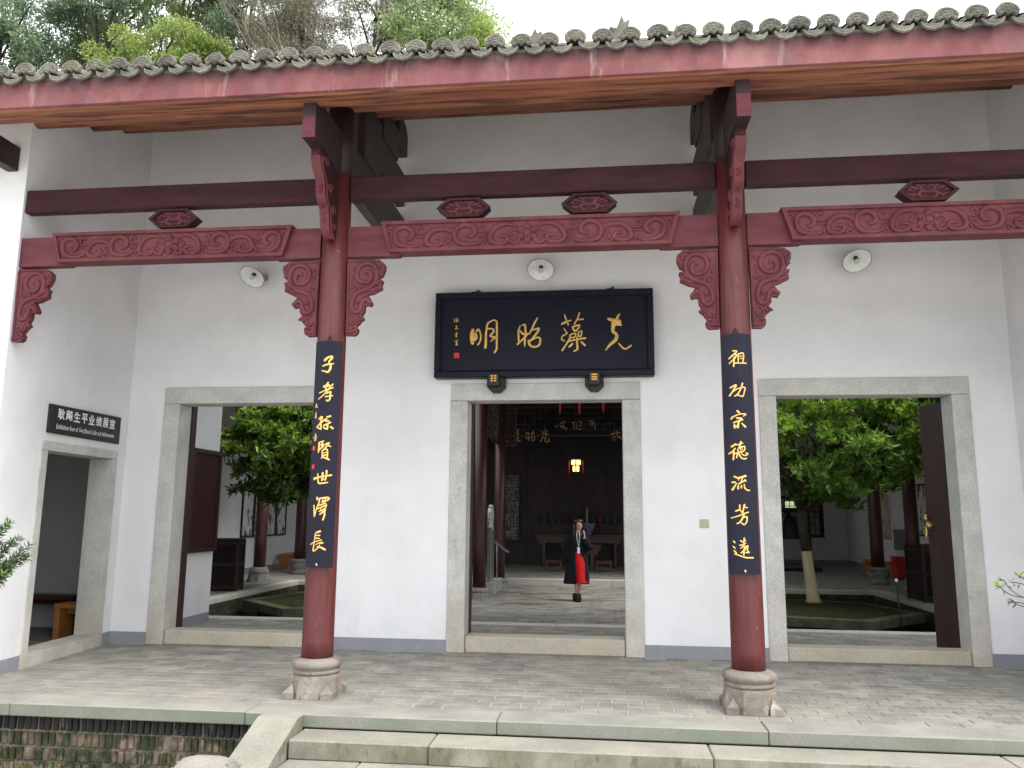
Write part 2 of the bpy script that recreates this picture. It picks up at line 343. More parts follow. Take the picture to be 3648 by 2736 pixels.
# lettering and carving strokes: x, z, width in millimetres
SIGN_MAIN=[[[-917,4056,45,-934,4001,45,-932,3925,45,-919,3880,45],[-914,4006,35,-879,4000,35,-870,3939,35],[-908,3975,50,-895,3925,50],[-869,4035,24,-845,4065,24,-817,4004,24,-813,3943,24,-830,3888,24,-852,3858,24],[-724,4146,25,-740,4063,27,-747,3972,32,-746,3897,35,-752,3817,35],[-724,4138,21,-682,4168,21,-640,4182,21,-607,4161,21],[-607,4166,28,-603,4020,28,-604,3894,28,-606,3799,28,-633,3755,28],[-735,4068,20,-661,4064,24,-648,4026,25,-690,3976,25,-660,3960,27,-610,3955,25],[-610,3952,25,-654,3925,20,-681,3898,12]],[[-298,4104,12,-322,4034,25,-321,3954,27,-316,3879,22],[-271,4104,20,-239,4108,30,-233,4033,27,-216,3982,25],[-305,4034,20,-270,3998,29,-231,3983,29,-187,3992,17],[-211,3982,29,-260,3928,22,-333,3854,25],[-240,3953,29,-240,3873,27,-240,3823,10],[-79,4195,21,-113,4136,25,-143,4066,25,-182,3992,20],[-143,4041,20,-99,4050,24,-59,4057,29,-74,4015,29,-123,3951,27,-167,3896,24],[-191,3902,32,-176,3847,32,-137,3819,29,-78,3825,30,-47,3859,29,-40,3919,27,-69,3942,24,-123,3926,24,-172,3897,22]],[[273,4228,18,293,4167,20,319,4097,19],[232,4109,24,290,4137,32,358,4159,12],[463,4254,19,441,4189,19,397,4105,19],[450,4164,20,509,4170,20],[263,4053,14,294,4003,18,299,3983,19,241,3949,17,236,3909,19,267,3889,20],[372,4071,22,396,4021,24,425,4025,24,464,4084,24,435,4089,24,377,4071,22],[488,4019,17,445,3990,18,454,3950,22,483,3954,20,491,4014,17],[338,3962,18,345,3932,18,396,3936,18,413,3980,18,377,3981,18,338,3962,18],[338,3887,24,425,3906,24,536,3921,28],[430,3935,27,430,3851,27,434,3782,27,390,3753,18],[338,3922,24,304,3863,24,240,3765,24],[371,3852,27,332,3811,27],[487,3870,28,530,3827,28]],[[832,4166,38,899,4145,53,966,4123,62],[972,4223,24,942,4174,38,975,4098,38],[899,4125,62,886,4041,48,887,4001,45,930,3961,41,920,3897,48,847,3829,36,789,3756,10],[917,4100,43,989,4083,24],[955,3844,18,1013,3782,24,1051,3776,24,1114,3817,19]]]
SIGN_SMALL=[[[-1164,4208,11,-1160,4192,11,-1165,4164,11],[-1146,4204,8,-1114,4203,8],[-1132,4216,10,-1133,4159,10],[-1145,4180,9,-1129,4191,9,-1107,4175,9]],[[-1148,4111,10,-1132,4114,10,-1139,4086,10],[-1151,4070,11,-1131,4086,11,-1117,4069,11]],[[-1132,4027,11,-1131,3964,11],[-1154,3997,11,-1118,4015,11],[-1149,3973,8,-1134,3989,8]],[[-1158,3910,10,-1110,3920,10],[-1128,3920,10,-1129,3860,10],[-1144,3888,8,-1118,3892,8],[-1143,3864,9,-1123,3876,9,-1119,3859,9,-1135,3856,9]]]
SIGN_SEAL=[-1126,3721,72]
POEM_A=[[[-1968,3177,29,-1940,3201,23,-1903,3215,19,-1898,3196,21,-1922,3168,19,-1923,3152,17],[-1986,3120,19,-1933,3136,19,-1879,3143,10],[-1908,3139,21,-1910,3095,23,-1929,3059,21,-1962,3065,17,-1994,3074,12]],[[-1924,2953,16,-1943,2917,16,-1943,2881,16],[-1963,2914,27,-1914,2925,27],[-1878,2939,13,-1913,2893,15,-1964,2833,13,-2017,2791,11],[-2010,2852,13,-1945,2877,13,-1876,2903,13],[-1935,2845,15,-1897,2863,15,-1902,2828,15],[-1946,2813,14,-1879,2824,14],[-1900,2828,15,-1902,2788,15,-1920,2772,15,-1934,2779,15]],[[-2001,2593,18,-1973,2612,25,-1983,2561,16],[-1935,2592,17,-1979,2557,17,-2020,2517,17],[-2019,2513,16,-1976,2495,16],[-1979,2557,17,-1976,2497,17],[-1920,2612,18,-1888,2622,18],[-1923,2592,15,-1930,2572,15,-1902,2576,15],[-1885,2562,16,-1917,2544,16,-1947,2531,16],[-1912,2537,17,-1912,2497,17],[-1952,2517,14,-1939,2503,14,-1914,2495,14],[-1885,2521,12,-1864,2503,21]],[[-1987,2363,17,-1991,2273,17],[-1986,2367,12,-1941,2379,12],[-1972,2343,16,-1948,2347,16,-1939,2331,16],[-1953,2367,14,-1961,2316,14],[-1982,2296,16,-1939,2331,16],[-1924,2349,14,-1888,2363,14,-1907,2331,14,-1938,2300,14],[-1919,2343,13,-1874,2327,13],[-1953,2284,14,-1948,2226,14],[-1949,2288,15,-1905,2296,15,-1901,2222,15],[-1944,2261,10,-1912,2269,10],[-1943,2237,10,-1911,2245,10],[-1923,2245,14,-1956,2214,14],[-1930,2218,16,-1882,2200,16]],[[-2023,2016,28,-1969,2031,18,-1857,2051,17],[-1987,2062,12,-1982,2010,14,-1972,1973,16,-1926,1975,15,-1886,1981,10],[-1936,2070,20,-1941,2002,20],[-1901,2092,20,-1901,2041,16,-1911,1999,12],[-1939,2002,10,-1928,2018,10,-1911,1999,10]],[[-1983,1838,17,-1978,1815,17],[-2012,1761,15,-2003,1659,15],[-1957,1798,14,-1979,1740,14,-2003,1659,14],[-1959,1829,14,-1955,1794,14],[-1959,1827,17,-1879,1837,17,-1874,1817,17,-1929,1794,17],[-1922,1825,10,-1925,1802,10],[-1899,1829,10,-1903,1806,10],[-1972,1759,14,-1896,1783,14],[-1970,1731,14,-1888,1766,14],[-1942,1740,10,-1937,1710,10],[-1891,1764,14,-1902,1733,14,-1953,1706,14],[-1944,1679,16,-1897,1721,16],[-1903,1721,16,-1903,1668,16,-1915,1626,16]],[[-1972,1508,19,-1935,1518,19],[-1971,1480,12,-1936,1482,12],[-1973,1454,13,-1940,1453,13],[-1983,1495,12,-1989,1427,12,-1999,1349,12],[-2030,1395,11,-1990,1418,11,-1920,1438,11],[-1979,1391,6,-1945,1408,11,-1911,1411,22],[-1935,1392,12,-1946,1368,12,-1992,1334,12,-2001,1352,12],[-1963,1376,8,-1921,1368,16,-1884,1348,20]],[[-2046,2748,7,-2039,2737,7],[-2052,2718,7,-2033,2739,7],[-2041,2729,7,-2050,2712,7],[-2035,2733,7,-2036,2713,7,-2023,2711,7]],[[-2042,2665,8,-2042,2633,8],[-2050,2637,6,-2034,2639,6],[-2046,2629,7,-2044,2605,7],[-2035,2629,7,-2035,2603,7],[-2053,2611,6,-2033,2617,6]],[[-2037,2454,8,-2032,2438,8,-2037,2418,8],[-2046,2430,7,-2022,2434,7],[-2063,2413,7,-2017,2420,7],[-2048,2399,7,-2022,2406,7],[-2043,2383,8,-2028,2399,8,-2029,2383,8]]]
POEM_B=[[[1954,3208,15,1987,3204,15,1971,3183,15,1918,3136,15],[1975,3172,13,1985,3167,13,1962,3133,13,1920,3090,13],[1964,3145,14,1956,3061,14],[1981,3154,12,1969,3133,12],[2000,3175,12,1998,3102,12],[2000,3175,13,2045,3186,13,2051,3155,13,2042,3101,13],[2007,3154,8,2040,3159,8],[2013,3133,8,2039,3136,8],[1964,3091,12,2074,3091,12]],[[1921,2861,16,1971,2885,15,1940,2828,15,1911,2787,14],[1936,2821,11,1988,2854,11],[2030,2901,16,2014,2854,14,1983,2801,12,1954,2781,11],[1995,2854,12,2051,2863,12,2045,2827,12,2029,2780,12,2004,2784,12,1971,2796,12]],[[1973,2644,18,1990,2625,18],[1917,2572,15,1934,2590,15,1993,2614,10,2049,2614,13,2025,2595,9],[1965,2579,15,2010,2575,15],[1938,2536,15,1980,2552,15,2017,2563,15],[1987,2556,17,1977,2523,17,1974,2489,17],[1942,2512,19,1945,2489,19],[1957,2511,10,1963,2493,10],[2008,2530,9,2039,2498,23]],[[1913,2318,19,1947,2338,19],[1888,2253,14,1923,2277,14,1940,2300,14],[1930,2270,16,1923,2200,16],[1961,2331,12,2010,2348,12],[1994,2359,17,1982,2314,17],[1963,2292,11,1966,2270,11],[1971,2303,13,2025,2318,13,2016,2277,13,1936,2252,13],[1989,2303,8,1984,2281,8],[2007,2307,8,1999,2285,8],[1962,2259,13,1951,2215,13],[1972,2252,13,1989,2218,13,2017,2204,13,2039,2211,13],[1997,2251,12,2015,2237,11,2033,2237,11,2055,2251,11,2037,2259,11]],[[1925,2046,16,1951,2033,16],[1906,1994,17,1930,1993,17],[1944,1987,9,1906,1927,20],[1963,2031,19,2025,2051,19],[1959,2013,9,1965,2027,9],[1999,2035,10,1980,1998,10],[1958,1976,14,2020,2013,14],[2020,2017,9,2028,2000,9],[1955,1958,17,1954,1936,17],[1984,1962,14,1983,1942,14],[2008,1976,10,2014,1940,14,2038,1922,14,2056,1922,10]],[[1963,1789,14,1963,1748,13,1987,1716,10],[1927,1737,14,1960,1748,14],[2004,1793,18,1988,1734,13,1987,1712,12],[2003,1770,11,2028,1768,11],[1889,1675,11,1947,1692,13,1990,1712,12,2037,1727,11],[1997,1708,14,1978,1665,16,1955,1636,14,1934,1625,13],[1996,1681,13,2021,1685,13,2018,1644,13,1997,1617,13,1973,1629,13]],[[1899,1470,12,1909,1456,12],[1894,1424,11,1910,1407,11],[1901,1386,13,1920,1362,13],[1903,1358,10,1944,1344,11,1999,1327,13,2066,1326,12],[1991,1498,13,1982,1444,13],[1958,1475,12,1974,1466,12,2001,1477,12],[1948,1434,11,1976,1440,11,2002,1453,11],[1987,1433,12,1958,1409,12],[1992,1425,12,1980,1388,12,1958,1367,12],[1982,1388,13,1981,1350,13],[2006,1422,11,1991,1391,11],[2006,1425,12,2020,1428,12,2013,1394,12,2028,1372,12,1999,1373,12]]]
SEALS=[[-2045,2311,35],[-2044,2133,33]]
BRACKET=[[337,4094,21,349,4120,32,387,4114,43,404,4065,42,385,4018,42,327,4006,42,273,4037,43,252,4096,43,273,4166,43,335,4204,43,405,4199,43,454,4144,42,465,4074,42,444,4000,42,393,3948,42,320,3923,42,252,3888,42,218,3814,42,216,3740,42,255,3697,42,301,3722,42,317,3780,42,334,3817,42,366,3826,42,409,3794,40],[469,4181,25,491,4165,25,511,4207,25,533,4185,25,523,4142,25,496,4100,25,520,4089,25],[450,3979,32,486,4015,34,522,4025,8],[404,3921,32,472,3946,29,515,3940,6],[218,3676,24,262,3638,24,259,3591,24,223,3576,24,201,3598,24,221,3608,24],[272,3665,23,300,3617,23],[304,3664,23,342,3631,23],[168,3493,26,231,3497,26,272,3528,26,250,3554,26,235,3539,26],[198,4162,17,221,4135,17,230,4167,17],[201,4087,16,215,4070,16,210,4006,16],[202,3953,19,232,3979,19,260,3962,19,245,3931,19,220,3953,19],[291,3972,14,308,3956,14,318,3977,14],[255,3808,23,272,3792,23,276,3813,23],[343,3864,17,374,3879,17,368,3895,17],[161,4223,23,166,3922,22,175,3509,22],[163,4239,18,307,4237,18,478,4230,18]]
BRACKET_OUT=[[151,4261],[488,4248],[543,4201],[547,4147],[518,4073],[489,4063],[496,4025],[528,4024],[513,3982],[520,3939],[427,3894],[374,3885],[388,3858],[425,3793],[410,3762],[368,3773],[347,3769],[344,3711],[319,3669],[344,3631],[311,3608],[291,3580],[266,3557],[288,3522],[279,3480],[249,3460],[159,3464],[157,3762]]
SCROLLS=[[-111,74,18,-211,100,43,-311,67,50,-367,-6,54,-366,-73,50,-302,-104,43,-223,-92,43,-195,-49,39,-238,-25,32,-281,-38,25],[-89,36,25,-153,31,25,-181,-5,25,-153,-21,25],[-81,-67,35,-109,-103,35,-159,-94,36,-166,-72,36],[-396,17,11,-481,-84,32,-596,-102,47,-697,-77,54,-735,-1,54,-707,73,51,-621,104,51,-541,67,54,-533,7,50,-590,-21,36,-612,-5,22],[-403,25,11,-475,28,25,-498,73,32,-455,101,32,-433,71,22],[-482,-24,22,-410,3,22],[-423,-86,22,-403,-27,22],[-733,-60,11,-764,30,40,-852,63,47,-954,52,51,-1018,-14,55,-1016,-81,51,-943,-106,44,-871,-86,44,-864,-41,40,-908,-25,29,-937,-39,18],[-741,-60,14,-806,-73,25,-841,-102,29,-797,-118,29,-784,-89,18],[-742,14,33,-772,75,33],[-763,-45,22,-814,-13,22],[-1032,-43,11,-1118,-100,33,-1220,-104,44,-1317,-71,51,-1349,5,55,-1336,73,48,-1248,100,48,-1173,52,59,-1172,-1,55,-1215,-29,40,-1238,-6,22],[-1034,32,15,-1107,27,29,-1134,73,33,-1094,102,33,-1072,78,22],[-1120,-10,22,-1047,-5,22],[-1067,-94,26,-1054,-42,26],[-1362,-32,15,-1369,66,26,-1396,105,30,-1429,83,26,-1409,45,15]]
HALL_A=[[[-940,4172,32,-956,4011,32],[-1020,4103,28,-974,4034,28],[-882,4126,28,-917,4034,28],[-1020,4000,28,-848,4022,28],[-974,3988,32,-1066,3805,32],[-917,3988,37,-928,3827,37,-825,3815,37,-825,3896,37]],[[-1481,4059,28,-1480,3898,28],[-1481,4059,28,-1412,4059,28,-1416,3852,28],[-1469,3978,18,-1416,3990,18],[-1469,3909,18,-1416,3921,18],[-1285,4116,28,-1308,4035,28,-1354,3989,28],[-1331,4058,23,-1250,4070,23,-1262,4012,23],[-1331,3943,25,-1319,3851,25,-1238,3862,25,-1250,3943,25,-1331,3943,25]],[[-1794,4153,37,-1759,4060,37],[-1713,4176,37,-1747,4060,37],[-1805,4014,28,-1701,4037,28],[-1793,4014,28,-1769,3945,28,-1700,3968,28],[-1769,3933,28,-1850,3830,28],[-1723,3945,32,-1722,3829,32,-1653,3852,32]],[[-2096,4131,28,-2095,4039,28],[-2130,4085,23,-2060,4096,23],[-2117,3981,28,-2071,3992,28,-2082,3923,28],[-2128,3877,28,-2104,3808,28,-2023,3830,28]]]
HALL_B=[[[-636,4268,37,-532,4284,37,-312,4225,37],[-555,4361,33,-474,4272,32],[-474,4412,32,-369,4430,32,-439,4272,32],[-555,4366,28,-369,4400,28]],[[-161,4387,28,-91,4410,28],[-114,4410,23,-115,4200,23],[-45,4421,23,-35,4212,23],[24,4409,25,117,4420,25,93,4339,25],[24,4293,23,116,4304,23],[23,4211,25,138,4199,25],[-57,4340,23,1,4344,23]],[[313,4431,28,463,4435,28],[370,4361,28,519,4365,28,506,4174,28],[381,4314,23,461,4318,23]]]
HALL_C=[[[971,4026,32,1231,4071,31],[1051,4094,27,1038,4003,27],[1141,4105,41,1162,3957,40,1284,3893,40],[1072,3980,29,1026,3912,29,1105,3939,29],[1003,3867,18,1002,3833,18],[1059,3866,18,1059,3832,18],[1104,3871,18,1104,3832,18]]]
# ================================================================= ground, platform, steps
g = MB().box(-160, 160, -120, 200, -1.2, -.56); ids(g.build('ground', 'ground'), kind='structure')
pm('bounce_paving', (.50,.49,.455), (.61,.59,.55), 1.5, rough=.85, bump=.3, speck=(60,.3))
ids(MB().box(-30, 30, -45, -4.8, -.57, -.552).build('bounce_forecourt', 'bounce_paving'), kind='structure')  # unseen pale ground, added to bounce light up under the eave
pf = MB().box(-9.4, 9.4, -2.86, -.002, -.45, -.006).build('porch_floor', 'mortar'); ids(pf, kind='structure')
bricks = grid_bricks(-9.4, 9.4, -2.86, -.004, .272, .15, .008, 0, .03)
near = sorted([b for b in bricks if -5.6 < b[0] < 4.9 and abs(b[3]-.272) < .01], key=lambda b: b[1])[:300]
nset = set(id(b) for b in near)
bme = mesh_of(MB().box(-.130, .130, -.066, .066, -.03, 0, .004), 'brick', 'brick')
for b in near:
    o = piece('brick', bme, pf, (b[0], b[1], b[2])); o.rotation_euler = (random.uniform(-.006,.006), random.uniform(-.004,.004), random.uniform(-.012,.012))
rest = MB()
for b in bricks:
    if id(b) in nset: continue
    rest.box(b[0]-b[3]/2+.005, b[0]+b[3]/2-.005, b[1]-.0665, b[1]+.0665, b[2]-.03, b[2], .004)
ids(rest.build('paving_brick', 'brick', pf), kind='stuff')
pe = MB().box(-9.4, 9.4, -3.05, -2.87, -.3, -.109).build('platform_edge', 'granite_edge'); ids(pe, kind='structure')
js = [-9.4, -6.71, -4.53, -2.335, -.156, 2.03, 4.2, 6.4, 9.4]
for a, b in zip(js, js[1:]):
    MB().box(a+.003, b-.003, -3.22+random.uniform(-.004,.004), -2.868, -.107, .002+random.uniform(-.002,.002), .008).build('edge_stone', 'granite_edge', pe)
st = MB().box(-1.80, 8.8, -4.25, -3.24, -.56, -.43).build('entrance_steps', 'granite_step'); ids(st, kind='structure')
for y0, z1, z0, jj in ((-3.58, -.112, -.26, [-1.80, -.651, 1.55, 3.75, 5.9, 8.8]), (-3.95, -.262, -.41, [-1.80, -1.2, .9, 3.1, 5.2, 8.8]), (-4.3, -.412, -.555, [-1.80, .1, 2.3, 4.5, 8.8])):
    for a, b in zip(jj, jj[1:]):
        MB().box(a+.003, b-.003, y0+random.uniform(-.005,.005), y0+.40 if y0 < -3.6 else -3.226, z0, z1, .010).build('step_stone', 'granite_step', st)
# sloping cheek stone beside the steps and the drum stone on its foot
ck = thing('cheek_stone', (-1.99, -3.25, -.56), 'long sloping granite cheek slab running down the left side of the steps', 'stone')
poly = [(-3.226, -.56), (-3.226, -.004), (-3.34, -.004), (-4.75, -.53), (-4.75, -.56)]
MB().prism(poly, lambda a, b, d: (d, a, b), -2.165, -1.812).build('slab', 'granite_step', ck)
dr = thing('drum_stone', (-2.12, -4.32, -.56), 'rounded grey stone drum with a ring of studs at the foot of the steps', 'drum stone')
prof = [(0,.22), (.18,.22), (.235,.20), (.27,.16), (.285,.08), (.285,-.08), (.27,-.16), (.235,-.20), (.18,-.22), (0,-.22)]
m = MB(); n = 28; rings = [[(-2.12+x, -4.32+r*cos(2*pi*k/n), -.33+r*sin(2*pi*k/n)) for k in range(n)] for r, x in prof]
m.loft(rings); m.build('drum', 'granite_step', dr)
sm = MB()
for sgn in (1, -1):
    for k in range(22):
        a = 2*pi*k/22; p = (-2.12+sgn*.19, -4.32+.25*cos(a), -.33+.25*sin(a))
        sm.tube([(p[0]-.012*sgn, p[1], p[2]), (p[0]+.006*sgn, p[1]+.0, p[2])], [.012, .007], 6)
sm.build('stud', 'granite_step', dr)['kind'] = 'stuff'
MB().box(-2.38, -1.86, -4.62, -4.02, -.56, -.50, .01).build('foot', 'granite_step', dr)
# brick retaining wall under the platform edge, left of the steps
rw = thing('retaining_wall', (-5, -3.14, -.56), 'mossy dark brick wall below the platform edge left of the steps', 'wall')
MB().box(-9.4, -2.17, -3.118, -2.9, -.60, -.110).build('mortar_core', 'old_mortar', rw)
zc = -.112
bmesh_v = []
for k in range(6):
    w_ = random.uniform(.044, .056); mb = MB().box(-w_/2, w_/2, -.03, .03, -.056, .056, .006); bmesh_v.append(mesh_of(mb, 'brick', 'old_brick'))
wide = [mesh_of(MB().box(-.056, .056, -.03, .03, -.05, .05, .007), 'brick', 'old_brick') for _ in range(2)]
cnt = 0
for row, (h, gapz) in enumerate(((.125, .018), (.112, .022), (.10, .02), (.10, .02))):
    x = -5.55+random.uniform(0,.05)
    while x < -2.2:
        if row >= 2 and random.random() < .4: me, w_ = random.choice(wide), .118
        else: me, w_ = random.choice(bmesh_v), .060
        if random.random() > .03:
            o = piece('brick', me, rw, (x+w_/2, -3.112+random.uniform(-.014,.010), zc-h/2)); o.scale.z = h/.112 if w_ < .1 else h/.10
            o.rotation_euler = (random.uniform(-.05,.05), random.uniform(-.03,.03), random.uniform(-.06,.06)); cnt += 1
        x += w_+random.uniform(.003,.012)
    zc -= h+gapz
# ground moss and weeds in front of it
gm = MB()
for i in range(5200):
    x = random.uniform(-7, -2.3); y = -3.16-abs(random.gauss(0, .45)); h = random.uniform(.015,.06)*(1.6 if random.random() < .05 else 1); a = random.uniform(0, 6.28); b = .008
    lx, ly = random.uniform(-.03,.03), random.uniform(-.03,.03)
    gm.add([(x-b*cos(a), y-b*sin(a), -.56), (x+b*cos(a), y+b*sin(a), -.56), (x+lx, y+ly, -.56+h)], [(0,1,2)])
ids(gm.build('grass', 'grass'), label='low green moss and weeds at the foot of the brick wall', cat='grass', kind='stuff')
# ================================================================= porch walls
def und(y): return 6.58+.47*(y+1.45)          # underside of the front roof
fwall = thing('front_wall', (0, 0, 0), 'white plastered rear wall of the porch with three stone framed doorways', 'wall')
OP = [(-5.174, -2.68, 3.366), (-1.2203, 1.2203, 3.373), (2.678, 5.167, 3.392)]
m = MB(); sk = MB(); T = .42
edges = [(-5.69, -5.174), (-2.68, -1.2203), (1.2203, 2.678), (5.167, 5.675)]
for a, b in edges:
    m.box(a, b, 0, T, -.05, 3.366); sk.box(a, b, -.004, 0, 0, .152, .0015)
for a, b, h in OP: m.box(a, b, 0, T, h, 3.44)
for k, (a, b) in enumerate(edges): m.box(a, b, 0, T, 3.366, 3.44)
m.box(-5.69, 5.675, 0, T, 3.44, und(0)-.005)
m.build('plaster', 'plaster', fwall); sk.build('skirting', 'band', fwall)
def side_wall(mir, label, door):
    s = -1 if mir else 1
    root = thing('side_wall', (s*-5.69, -1.2, 0), label, 'wall')
    def P(y, off, z):
        x = (-5.69 if not mir else -5.675)+(.2/2.55)*(-y)-off
        return (s*x, y, z)
    def sbox(mb, y0, y1, o0, o1, z0, za, zb):
        vs = [P(y0,o0,z0), P(y1,o0,z0), P(y1,o1,z0), P(y0,o1,z0), P(y0,o0,za), P(y1,o0,zb), P(y1,o1,zb), P(y0,o1,za)]
        return mb.add(vs, [(0,1,2,3),(7,6,5,4),(4,5,1,0),(5,6,2,1),(6,7,3,2),(7,4,0,3)])
    m = MB(); k = MB(); th = .30
    e = lambda y: und(y)-.006
    if door:
        sbox(m, -2.55, -1.82, 0, th, -.05, e(-2.55), e(-1.82)); sbox(m, -1.82, -.222, 0, th, 2.482, e(-1.82), e(-.222)); sbox(m, -.222, -.001, 0, th, -.05, e(-.222), e(-.001))
        sbox(k, -2.55, -1.82, -.004, 0, 0, .15, .15); sbox(k, -.222, -.005, -.004, 0, 0, .15, .15)
    else:
        sbox(m, -2.55, -.001, 0, th, -.05, e(-2.55), e(-.001)); sbox(k, -2.55, -.005, -.004, 0, 0, .15, .15)
    # the front return of the wing: faces the steps
    xa, xb = s*-5.491, s*-10.5
    m.box(min(xa,xb)+(0 if s > 0 else .0), max(xa,xb)-(.45 if s > 0 else 0) if False else max(xa,xb), -2.56, -2.551, -.05, und(-2.56)-.006)
    m.box(min(s*-5.80,xb), max(s*-5.80,xb), -2.551, -2.25, -.05, und(-2.55)-.006)
    k.box(min(xa,xb), max(xa,xb), -2.565, -2.56, 0, .15)
    m.build('plaster', 'plaster', root); k.build('skirting', 'band', root)
    return root, P, sbox
swl, PL, sboxL = side_wall(False, 'white side wall of the porch with a narrow stone doorway and black sign', True)
swr, PR, sboxR = side_wall(True, 'white side wall closing the porch at the far right edge', False)
# ---------------------------------------------------------------- stone door frames
def door_frame(label, x0, x1, h, jw, lh, sh, dep=.30):
    t = thing('door_frame', ((x0+x1)/2, 0, 0), label, 'door frame', 'granite door frames of the porch wall')
    f = -.022
    for a, b in ((x0, x0+jw), (x1-jw, x1)):
        MB().box(a, b, f+random.uniform(-.002,.002), dep, .001, h-lh-.004, .006).build('jamb', 'granite', t)
    MB().box(x0, x1, f-.002, dep, h-lh, h, .006).build('lintel', 'granite', t)
    MB().box(x0+jw+.003, x1-jw-.003, f+.03, dep, .001, sh, .012).build('sill', 'granite_sill', t)
    return t
door_frame('speckled granite frame of the middle doorway under the large plaque', -1.2203, 1.2203, 3.373, .226, .222, .20)
door_frame('speckled granite frame of the right doorway with a lime washed tree behind', 2.678, 5.167, 3.392, .212, .212, .165)
door_frame('speckled granite frame of the left doorway partly behind the left column', -5.174, -2.68, 3.366, .226, .222, .18)
sf = thing('door_frame', (-5.62, -1.0, 0), 'narrow granite frame of the side doorway under the black sign', 'door frame', 'granite door frames of the porch wall')
for y0, y1 in ((-1.82, -1.715), (-.338, -.222)):
    sboxL(MB(), y0, y1, -.02, .299, 0, 2.372, 2.372).build('jamb', 'granite', sf)
sboxL(MB(), -1.82, -.222, -.022, .299, 2.376, 2.482, 2.482).build('lintel', 'granite', sf)
sboxL(MB(), -1.712, -.341, -.014, .28, 0, .15, .15).build('sill', 'granite', sf)
# ---------------------------------------------------------------- doors left open behind the frames
def ring(mb, c, r, t, n=16, ax='x'):
    pts = [(c[0], c[1]+r*cos(2*pi*k/n), c[2]+r*sin(2*pi*k/n)) if ax == 'x' else (c[0]+r*cos(2*pi*k/n), c[1], c[2]+r*sin(2*pi*k/n)) for k in range(n+1)]
    return mb.tube(pts, t, 6)
dl = thing('door_leaf', (5.0, .7, 0), 'dark wooden door leaf standing open in the right doorway with brass knocker', 'door')
MB().add([(5.035,1.22,.03),(5.36,.31,.03),(5.42,.33,.03),(5.095,1.24,.03),(5.035,1.22,3.2),(5.36,.31,3.2),(5.42,.33,3.2),(5.095,1.24,3.2)], [(3,2,1,0),(4,5,6,7),(0,1,5,4),(1,2,6,5),(2,3,7,6),(3,0,4,7)]).build('panel', 'door_wood', dl)
kn = MB(); kn.lathe([(.0,0),(.03,.0),(.05,.02),(.045,.04),(.02,.055),(0,.06)], 0, 0, 12); kk = MB()
q = Matrix.Translation((5.045, 1.17, 1.60)) @ Matrix.Rotation(radians(-109), 4, 'Z') @ Matrix.Rotation(radians(90), 4, 'Y')
kk.v = [tuple(q @ Vector((v[0], v[1], v[2]))) for v in kn.v]; kk.f = kn.f; kk.sm = kn.sm
kk.tube([(5.0,1.16,1.66),(5.0,1.17,1.70),(5.02,1.18,1.73)], [.02,.025,.01], 6)
kk.build('lion_mask', 'brass', dl)
rg = MB(); rg.tube([(4.99, 1.165+.055*cos(a*pi/8)*.35, 1.50+.075*sin(a*pi/8)) for a in range(17)], .010, 6); rg.build('ring', 'brass', dl)
dm = thing('door_leaf', (-1.0, .5, 0), 'dark door leaf edge just inside the left jamb of the middle doorway', 'door')
MB().box(-1.03, -.972, .305, .40, .02, 3.2).build('panel', 'door_wood', dm)
d3 = thing('door_leaf', (-4.95, .5, 0), 'dark door leaf edge just inside the left jamb of the left doorway', 'door')
MB().box(-5.06, -4.925, .305, .42, .02, 3.2).build('panel', 'door_wood', d3)
# ================================================================= roof over the porch
rf = thing('roof', (0, -3.5, 5.5), 'grey clay tiled porch roof with carved eave tiles and red fascia board', 'roof')
XR = 10.4
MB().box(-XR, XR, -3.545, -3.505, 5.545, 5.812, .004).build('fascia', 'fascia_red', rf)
dk = MB(); yA, yB, yC = -3.52, .3, 3.3
def deck(y0, y1, z0, z1, t=.07):
    dk.add([(-XR,y0,z0),(XR,y0,z0),(XR,y1,z1),(-XR,y1,z1),(-XR,y0,z0+t),(XR,y0,z0+t),(XR,y1,z1+t),(-XR,y1,z1+t)], [(0,1,2,3),(7,6,5,4),(4,5,1,0),(5,6,2,1),(6,7,3,2),(7,4,0,3)])
deck(-3.50, yB, und(-3.50), und(yB)); deck(yB, yC, und(yB), und(yB)-.47*(yC-yB))
dk.build('roof_board', 'raw_wood', rf)
MB().box(-XR, XR, -3.50, -3.24, 5.535, 5.628, .02).build('eave_purlin', 'raw_wood', rf)
for y, r, zb in ((-2.48, .095, 0), (-1.45, .09, 0), (-.75, .09, 0)):
    z = und(y)-r+.005
    lim = 5.75 if y > -2.4 else 5.9
    n = 14; pts = [(-lim+2*lim*k/n, y, z+random.uniform(-.004,.004)) for k in range(n+1)]
    MB().tube(pts, [r*random.uniform(.97,1.03) for _ in pts], 12).build('purlin', 'raw_wood', rf)
# eave end tiles: fan caps and crescent drips
PIT, X0 = .2417, -5.019
def fan(mb, y0, y1, sc=1.0):
    top = []
    for k in range(25):
        a = pi*k/24; r = .1*(1+.035*abs(sin(4*a)))*(1.06 if k == 12 else 1)
        top.append((-.096*cos(a)*r/.1*sc, (.088*sin(a)*r/.1+.0)*sc))
    bot = [(x*sc, z*sc) for x, z in ((.082,-.030),(.060,-.038),(.044,-.022),(.032,-.010),(.018,-.016),(0,-.034),(-.018,-.016),(-.032,-.010),(-.044,-.022),(-.060,-.038),(-.082,-.030))]
    mb.prism(top+bot, lambda a, b, d: (a, d, b), y1, y0)
cm = MB(); fan(cm, -.006, .018); capme = mesh_of(cm, 'cap_tile', 'tile')
rm = MB()
def rib(pts, w): relief(rm, [[c for x, z in pts for c in (x*1000, z*1000, w*1000)]], lambda x, z, h: (x, -.005-h, z), hmul=.8, per=4)
rib([(-.080*cos(a), .074*sin(a)) for a in [pi*k/8 for k in range(9)]], .012)
